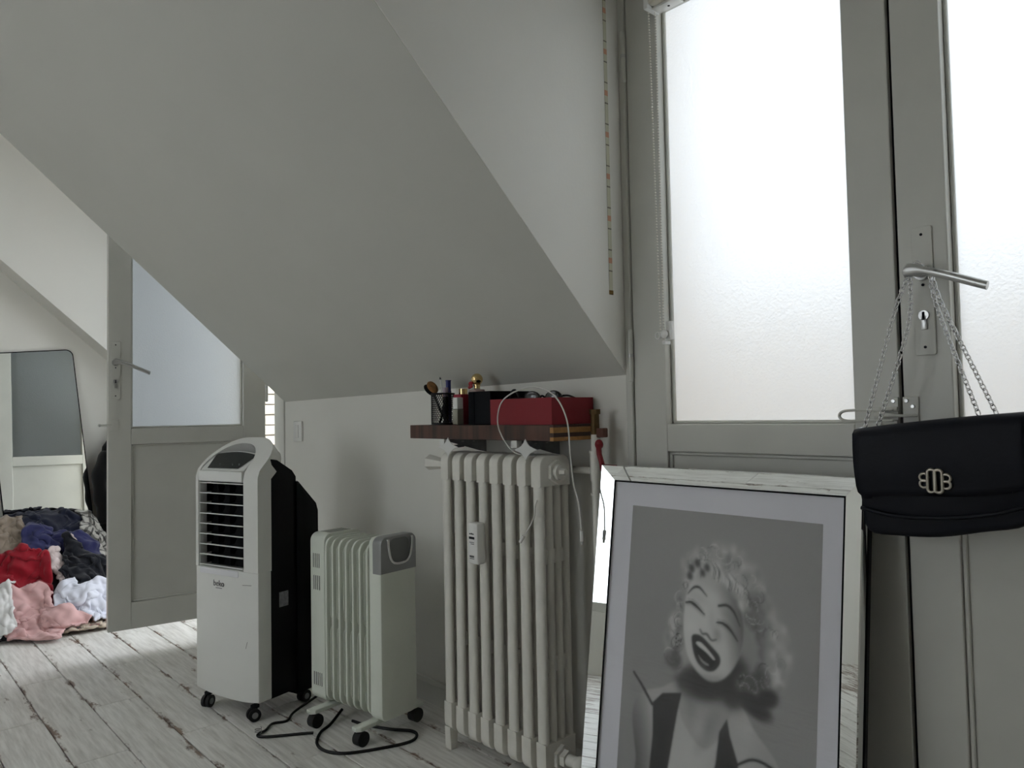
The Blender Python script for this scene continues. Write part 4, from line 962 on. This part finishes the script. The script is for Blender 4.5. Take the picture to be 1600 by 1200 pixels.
# ------------------------------------------------------------------ heap of clothes: every garment a crumpled sheet laid on the ones before it
HX0, HX1, HY0, HY1, HR = -4.60, -3.20, -1.35, -.10, .01
hnx, hny = int((HX1-HX0)/HR)+1, int((HY1-HY0)/HR)+1
HXX, HYY = np.meshgrid(np.linspace(HX0, HX1, hnx), np.linspace(HY0, HY1, hny), indexing='ij')
HF = np.zeros((hnx, hny))
def hsample(x, y):
    a = np.clip((x-HX0)/HR, 0, hnx-1.001); c = np.clip((y-HY0)/HR, 0, hny-1.001); i, j = a.astype(int), c.astype(int); f, g = a-i, c-j
    return (HF[i, j]*(1-f)+HF[i+1, j]*f)*(1-g)+(HF[i, j+1]*(1-f)+HF[i+1, j+1]*f)*g
def cloth_mat(name, col, noise=.12, fine=.35, kind=None):
    m = mat(name, col, .85, noise=noise, nscale=14, bump=fine, bscale=420, spec=.2)
    N, L, p = nodes(m); p.inputs['Sheen Weight'].default_value = .25
    if kind == 'plaid':
        uv = N.new('ShaderNodeTexCoord'); sp = N.new('ShaderNodeSeparateXYZ'); L.new(uv.outputs['UV'], sp.inputs[0]); fac = []
        for ax in ('X', 'Y'):
            a = N.new('ShaderNodeMath'); a.operation = 'MULTIPLY'; a.inputs[1].default_value = 5; L.new(sp.outputs[ax], a.inputs[0]); f = N.new('ShaderNodeMath'); f.operation = 'FRACT'; L.new(a.outputs[0], f.inputs[0])
            r = N.new('ShaderNodeValToRGB'); r.color_ramp.interpolation = 'CONSTANT'; L.new(f.outputs[0], r.inputs[0]); e = r.color_ramp.elements; e[0].color = (1, 1, 1, 1); e[1].position = .55; e[1].color = (.25, .25, .25, 1); e.new(.72).color = (.8, .8, .8, 1); e.new(.9).color = (.1, .1, .1, 1); fac.append(r.outputs[0])
        mm = N.new('ShaderNodeMixRGB'); mm.blend_type = 'MULTIPLY'; mm.inputs[0].default_value = 1; L.new(fac[0], mm.inputs[1]); L.new(fac[1], mm.inputs[2])
        cm = N.new('ShaderNodeMixRGB'); L.new(mm.outputs[0], cm.inputs[0]); cm.inputs[1].default_value = (*rgb(34, 33, 34), 1); cm.inputs[2].default_value = (*col, 1); L.new(cm.outputs[0], p.inputs['Base Color'])
    if kind == 'leaves':
        uv = N.new('ShaderNodeTexCoord'); v = N.new('ShaderNodeTexVoronoi'); v.inputs['Scale'].default_value = 9; L.new(uv.outputs['UV'], v.inputs['Vector'])
        r = N.new('ShaderNodeValToRGB'); L.new(v.outputs['Distance'], r.inputs[0]); e = r.color_ramp.elements; e[0].position = .25; e[0].color = (*rgb(70, 62, 54), 1); e[1].position = .5; e[1].color = (*rgb(196, 182, 164), 1); e.new(.36).color = (*rgb(168, 120, 112), 1)
        L.new(r.outputs[0], p.inputs['Base Color'])
    return m
def garment(name, label, cat, cx, cy, sx, sy, rz, m, squash=.62, seed=0, n=44, amp=.05, thick=.006, steps=170, part='fabric', xmin=-4.40, wr=1.):
    global HF
    r_ = np.random.RandomState(seed); nu = n; nv = max(8, int(n*sy/sx))
    hx, hy = sx/(nu-1), sy/(nv-1)
    gu, gv = np.meshgrid(np.linspace(-.5, .5, nu), np.linspace(-.5, .5, nv), indexing='ij')
    bx_, by_ = gu*sx*squash, gv*sy*squash
    # random warps make the folds
    for _ in range(5):
        k = r_.uniform(2, 7, 2); ph = r_.uniform(0, 6.28, 2); d = r_.uniform(-1, 1, 2)*.03
        bx_ = bx_+d[0]*np.sin(k[0]*gu*6+k[1]*gv*6+ph[0]); by_ = by_+d[1]*np.sin(k[1]*gu*6-k[0]*gv*6+ph[1])
    z0 = 0
    for _ in range(6):
        k = r_.uniform(-9, 9, 2); z0 = z0+amp*.5*np.sin(k[0]*gu*2.2+k[1]*gv*2.2+r_.uniform(0, 6.28))
    c, s = math.cos(rz), math.sin(rz)
    X = cx+bx_*c-by_*s; Y = cy+bx_*s+by_*c
    P = np.stack([X, Y, hsample(X, Y)+.05+z0-z0.min()], -1); Vv = np.zeros_like(P)
    dt = .02
    def con(A, Bq, L_, st, only_short=False):
        d = Bq-A; l = np.linalg.norm(d, axis=-1, keepdims=True)+1e-9; e = (l-L_)/l
        if only_short: e = np.minimum(e, 0)
        q = d*e*.5*st; A += q; Bq -= q
    dg_ = math.hypot(hx, hy)
    for it in range(steps):
        Q = P.copy(); Vv[..., 2] -= 9.8*dt*.35; P = P+Vv*dt
        for _ in range(5):
            for o_ in (0, 1):
                e = nu-1-((nu-1-o_) % 2); con(P[o_:e:2], P[o_+1:e+1:2], hx, .9)
                e = nv-1-((nv-1-o_) % 2); con(P[:, o_:e:2], P[:, o_+1:e+1:2], hy, .9)
            con(P[:-1, :-1], P[1:, 1:], dg_, .25); con(P[1:, :-1], P[:-1, 1:], dg_, .25)
            con(P[:-3], P[3:], hx*3*.6, .3, True); con(P[:, :-3], P[:, 3:], hy*3*.6, .3, True)
        P[..., 0] = np.maximum(P[..., 0], xmin)
        h = hsample(P[..., 0], P[..., 1])+thick*.6; hit = P[..., 2] < h
        P[..., 2] = np.where(hit, h, P[..., 2]); fr_ = np.where(hit, .12, .97)[..., None]
        P[..., :2] = Q[..., :2]+(P[..., :2]-Q[..., :2])*np.where(hit, .25, 1.)[..., None]
        Vv = (P-Q)/dt*np.where(hit[..., None], .2, .93)
        sp_ = np.linalg.norm(Vv, axis=-1, keepdims=True); Vv *= np.minimum(1, 1.2/(sp_+1e-9))
    # relax folds a little
    for _ in range(2):
        Z = P.copy(); Z[1:-1, 1:-1] = .6*P[1:-1, 1:-1]+.1*(P[:-2, 1:-1]+P[2:, 1:-1]+P[1:-1, :-2]+P[1:-1, 2:]); P = Z
    du = np.gradient(P, axis=0); dv = np.gradient(P, axis=1); nn = np.cross(du, dv); nn /= np.linalg.norm(nn, axis=-1, keepdims=True)+1e-9
    if nn[..., 2].mean() < 0: nn = -nn
    rid = 0
    for f_, am in ((2.2, .020), (4.5, .011), (8, .005)):
        a_ = r_.uniform(0, 3.14); wx = gu*f_*math.cos(a_)+gv*f_*math.sin(a_); wy = -gu*f_*math.sin(a_)*.6+gv*f_*math.cos(a_)*.6
        q1 = np.sin(6.28*wx+1.6*np.sin(6.28*wy+r_.uniform(0, 6))+r_.uniform(0, 6)); q2 = np.sin(6.28*wy*1.3+1.9*np.sin(6.28*wx*.7+r_.uniform(0, 6)))
        rid = rid+am*(1-np.abs(q1))**1.5*(.6+.4*q2)
    P = P+nn*(rid*wr)[..., None]
    P[..., 2] = np.maximum(P[..., 2], hsample(P[..., 0], P[..., 1])+thick*.5)
    me = bpy.data.meshes.new(name); idx = np.arange(nu*nv).reshape(nu, nv)
    org = np.array([cx, cy, 0.])
    me.from_pydata((P.reshape(-1, 3)-org).tolist(), [], np.stack([idx[:-1, :-1].ravel(), idx[1:, :-1].ravel(), idx[1:, 1:].ravel(), idx[:-1, 1:].ravel()], 1).tolist())
    uvl = me.uv_layers.new(name='UVMap'); li = np.empty(len(me.loops), np.int32); me.loops.foreach_get('vertex_index', li)
    UVs = np.stack([(gu+.5).ravel(), (gv+.5).ravel()*sy/sx], 1)[li]; uvl.data.foreach_set('uv', UVs.astype(np.float32).ravel())
    o = obj(name, me, m, None, True); o.location = org.tolist(); tag(o, label, cat, 'clothes heaped by the leaning mirror')
    md = o.modifiers.new('s', 'SUBSURF'); md.levels = 1; md.render_levels = 1
    md = o.modifiers.new('t', 'SOLIDIFY'); md.thickness = thick; md.offset = 0
    # raise the height field (sample densely)
    F = P
    for _ in range(2):
        F2 = np.empty((F.shape[0]*2-1, F.shape[1]*2-1, 3)); F2[::2, ::2] = F; F2[1::2, ::2] = (F[:-1]+F[1:])/2; F2[:, 1::2] = (F2[:, :-2:2]+F2[:, 2::2])/2; F = F2
    i = np.clip(((F[..., 0]-HX0)/HR+.5).astype(int), 0, hnx-1); j = np.clip(((F[..., 1]-HY0)/HR+.5).astype(int), 0, hny-1)
    N_ = np.zeros_like(HF); np.maximum.at(N_, (i.ravel(), j.ravel()), F[..., 2].ravel()+thick*.5)
    D2 = N_.copy()
    for a in (-1, 0, 1):
        for c_ in (-1, 0, 1): D2 = np.maximum(D2, np.roll(np.roll(N_, a, 0), c_, 1))
    HF = np.maximum(HF, np.where(N_ > 0, N_, D2*.98))
    return o
# the core of the heap: a tied-up grey bundle that carries the rest
def mound(x, y):
    a = np.clip((-3.68-x)*1.05, 0, .44)
    e = np.clip((y+1.16)/.30, 0, 1)*np.clip((-.30-y)/.22, 0, 1); e = e*e*(3-2*e)
    bk_ = np.clip((x+4.42)/.06, 0, 1)
    return a*e*bk_
mx_, my_ = np.linspace(-4.41, -3.72, 40), np.linspace(-1.16, -.30, 48)
b = B(); GV = []
for x in mx_:
    GV.append([b.verts.new((x+4.0, y+.73, float(mound(np.array(x), np.array(y)))+.002+.012*math.sin(31*x+5*y)*math.sin(27*y)*(1 if mound(np.array(x), np.array(y)) > .03 else 0))) for y in my_])
for A, C_ in zip(GV, GV[1:]):
    for i in range(len(A)-1): b.faces.new((A[i], C_[i], C_[i+1], A[i+1]))
ed = [GV[i][0] for i in range(len(mx_))]+GV[-1][1:]+[GV[i][-1] for i in range(len(mx_)-2, -1, -1)]+GV[0][-2:0:-1]
bot = [b.verts.new((v.co.x, v.co.y, 0)) for v in ed]
for i in range(len(ed)): b.faces.new((ed[i], ed[(i+1) % len(ed)], bot[(i+1) % len(ed)], bot[i]))
o = obj('duvet_bundle', b, cloth_mat('charcoal_duvet', rgb(52, 52, 58)), None, True); o.location = (-4.0, -.73, 0)
tag(o, 'dark bundled duvet at the bottom of the clothes heap', 'duvet', 'clothes heaped by the leaning mirror')
HF = np.maximum(HF, mound(HXX, HYY)+.012)
garment('black_trousers', 'black trousers at the top back of the clothes heap', 'trousers', -4.16, -.46, .50, .40, .4, cloth_mat('black_cotton', rgb(18, 18, 22)), .55, 11, amp=.07)
garment('navy_sweater', 'dark navy sweater on top of the clothes heap by the mirror', 'sweater', -4.12, -.66, .55, .48, .2, cloth_mat('dark_navy_knit', rgb(22, 27, 48), fine=.6), .52, 12, amp=.08)
garment('taupe_shirt', 'taupe shirt at the left edge of the heap under the navy sweater', 'shirt', -4.04, -.80, .40, .34, .9, cloth_mat('taupe_cotton', rgb(150, 136, 122)), .55, 13, amp=.06)
garment('plaid_shirt', 'grey and black plaid shirt beside the opened door', 'shirt', -4.03, -.47, .44, .42, -.3, cloth_mat('grey_plaid', rgb(186, 184, 178), kind='plaid'), .55, 14, amp=.09)
garment('jeans', 'blue-violet denim jeans in the middle of the heap', 'jeans', -3.98, -.635, .46, .30, 1.2, cloth_mat('indigo_denim', rgb(46, 48, 88)), .58, 15, amp=.06)
garment('lace_top', 'pale pinkish white lace top crumpled in the heap middle', 'top', -3.90, -.60, .40, .34, .3, cloth_mat('pale_lace', rgb(214, 198, 196), .06), .5, 16, amp=.07)
garment('red_sweater', 'crimson red sweater at the left of the clothes heap', 'sweater', -3.87, -.80, .52, .46, .5, cloth_mat('crimson_knit', rgb(150, 18, 36), fine=.6), .55, 17, amp=.08)
garment('teal_top', 'dark teal top peeking out under the black cardigan', 'top', -3.77, -.62, .30, .24, .2, cloth_mat('dark_teal_cotton', rgb(22, 62, 76)), .6, 18, amp=.04)
garment('black_cardigan', 'black knitted cardigan on the right of the heap', 'cardigan', -3.85, -.545, .46, .40, -.2, cloth_mat('black_navy_knit', rgb(17, 19, 28), fine=.6), .52, 19, amp=.08)
garment('leaf_print_dress', 'beige leaf print dress lying flat on the floor under the white shirt', 'dress', -3.66, -.58, .40, .26, 1.4, cloth_mat('leaf_print', rgb(190, 176, 158), kind='leaves'), .62, 20, amp=.03, steps=140)
garment('white_shirt', 'bluish white shirt at the front right of the heap', 'shirt', -3.74, -.565, .46, .36, 1.3, cloth_mat('cool_white_cotton', rgb(222, 224, 236), .03), .56, 21, amp=.07)
garment('pink_blouse', 'dusty pink satin blouse spilling onto the floor at the front', 'blouse', -3.72, -.775, .54, .46, .7, cloth_mat('dusty_pink_satin', rgb(214, 172, 170), .05), .58, 22, amp=.07)
garment('white_sleeve_top', 'off-white top lying over the pink blouse at the left', 'top', -3.76, -.87, .34, .10, -.15, cloth_mat('off_white_cotton', rgb(226, 224, 222), .04), .75, 23, amp=.03)
# black coat hanging in the corner behind the open leaf
ct = thing('black_coat', 'black coat slumped in the corner behind the opened door', 'coat', (-4.43, -.255, 0))
b = B(); rings = []
for j in range(30):
    v = j/29; z = .02+.86*v; rad_ = (.125-.06*v)*(1-.75*max(0, v-.86)/.14)+.008*math.sin(v*9+.7)
    rings.append([b.verts.new((rad_*(1+.18*math.sin(5*a+v*6))*math.cos(a)*.85, rad_*(1+.18*math.sin(5*a+v*6))*math.sin(a), z)) for a in [2*math.pi*k/28 for k in range(28)]])
for A, C_ in zip(rings, rings[1:]):
    for k in range(28): b.faces.new((A[k], A[(k+1) % 28], C_[(k+1) % 28], C_[k]))
b.faces.new(rings[0][::-1]); b.faces.new(rings[-1])
obj('coat_body', b, cloth_mat('black_wool', rgb(12, 12, 14)), ct, True)
b = B(); tube(b, smooth_path([(.0, -.06, .72), (.03, -.11, .62), (.04, -.105, .48), (.05, -.09, .36)], 8), .035, 14, rf=lambda u: .04-.01*u+.004*math.sin(u*22)); obj('sleeve', b, cloth_mat('black_wool', rgb(12, 12, 14)), ct, True)
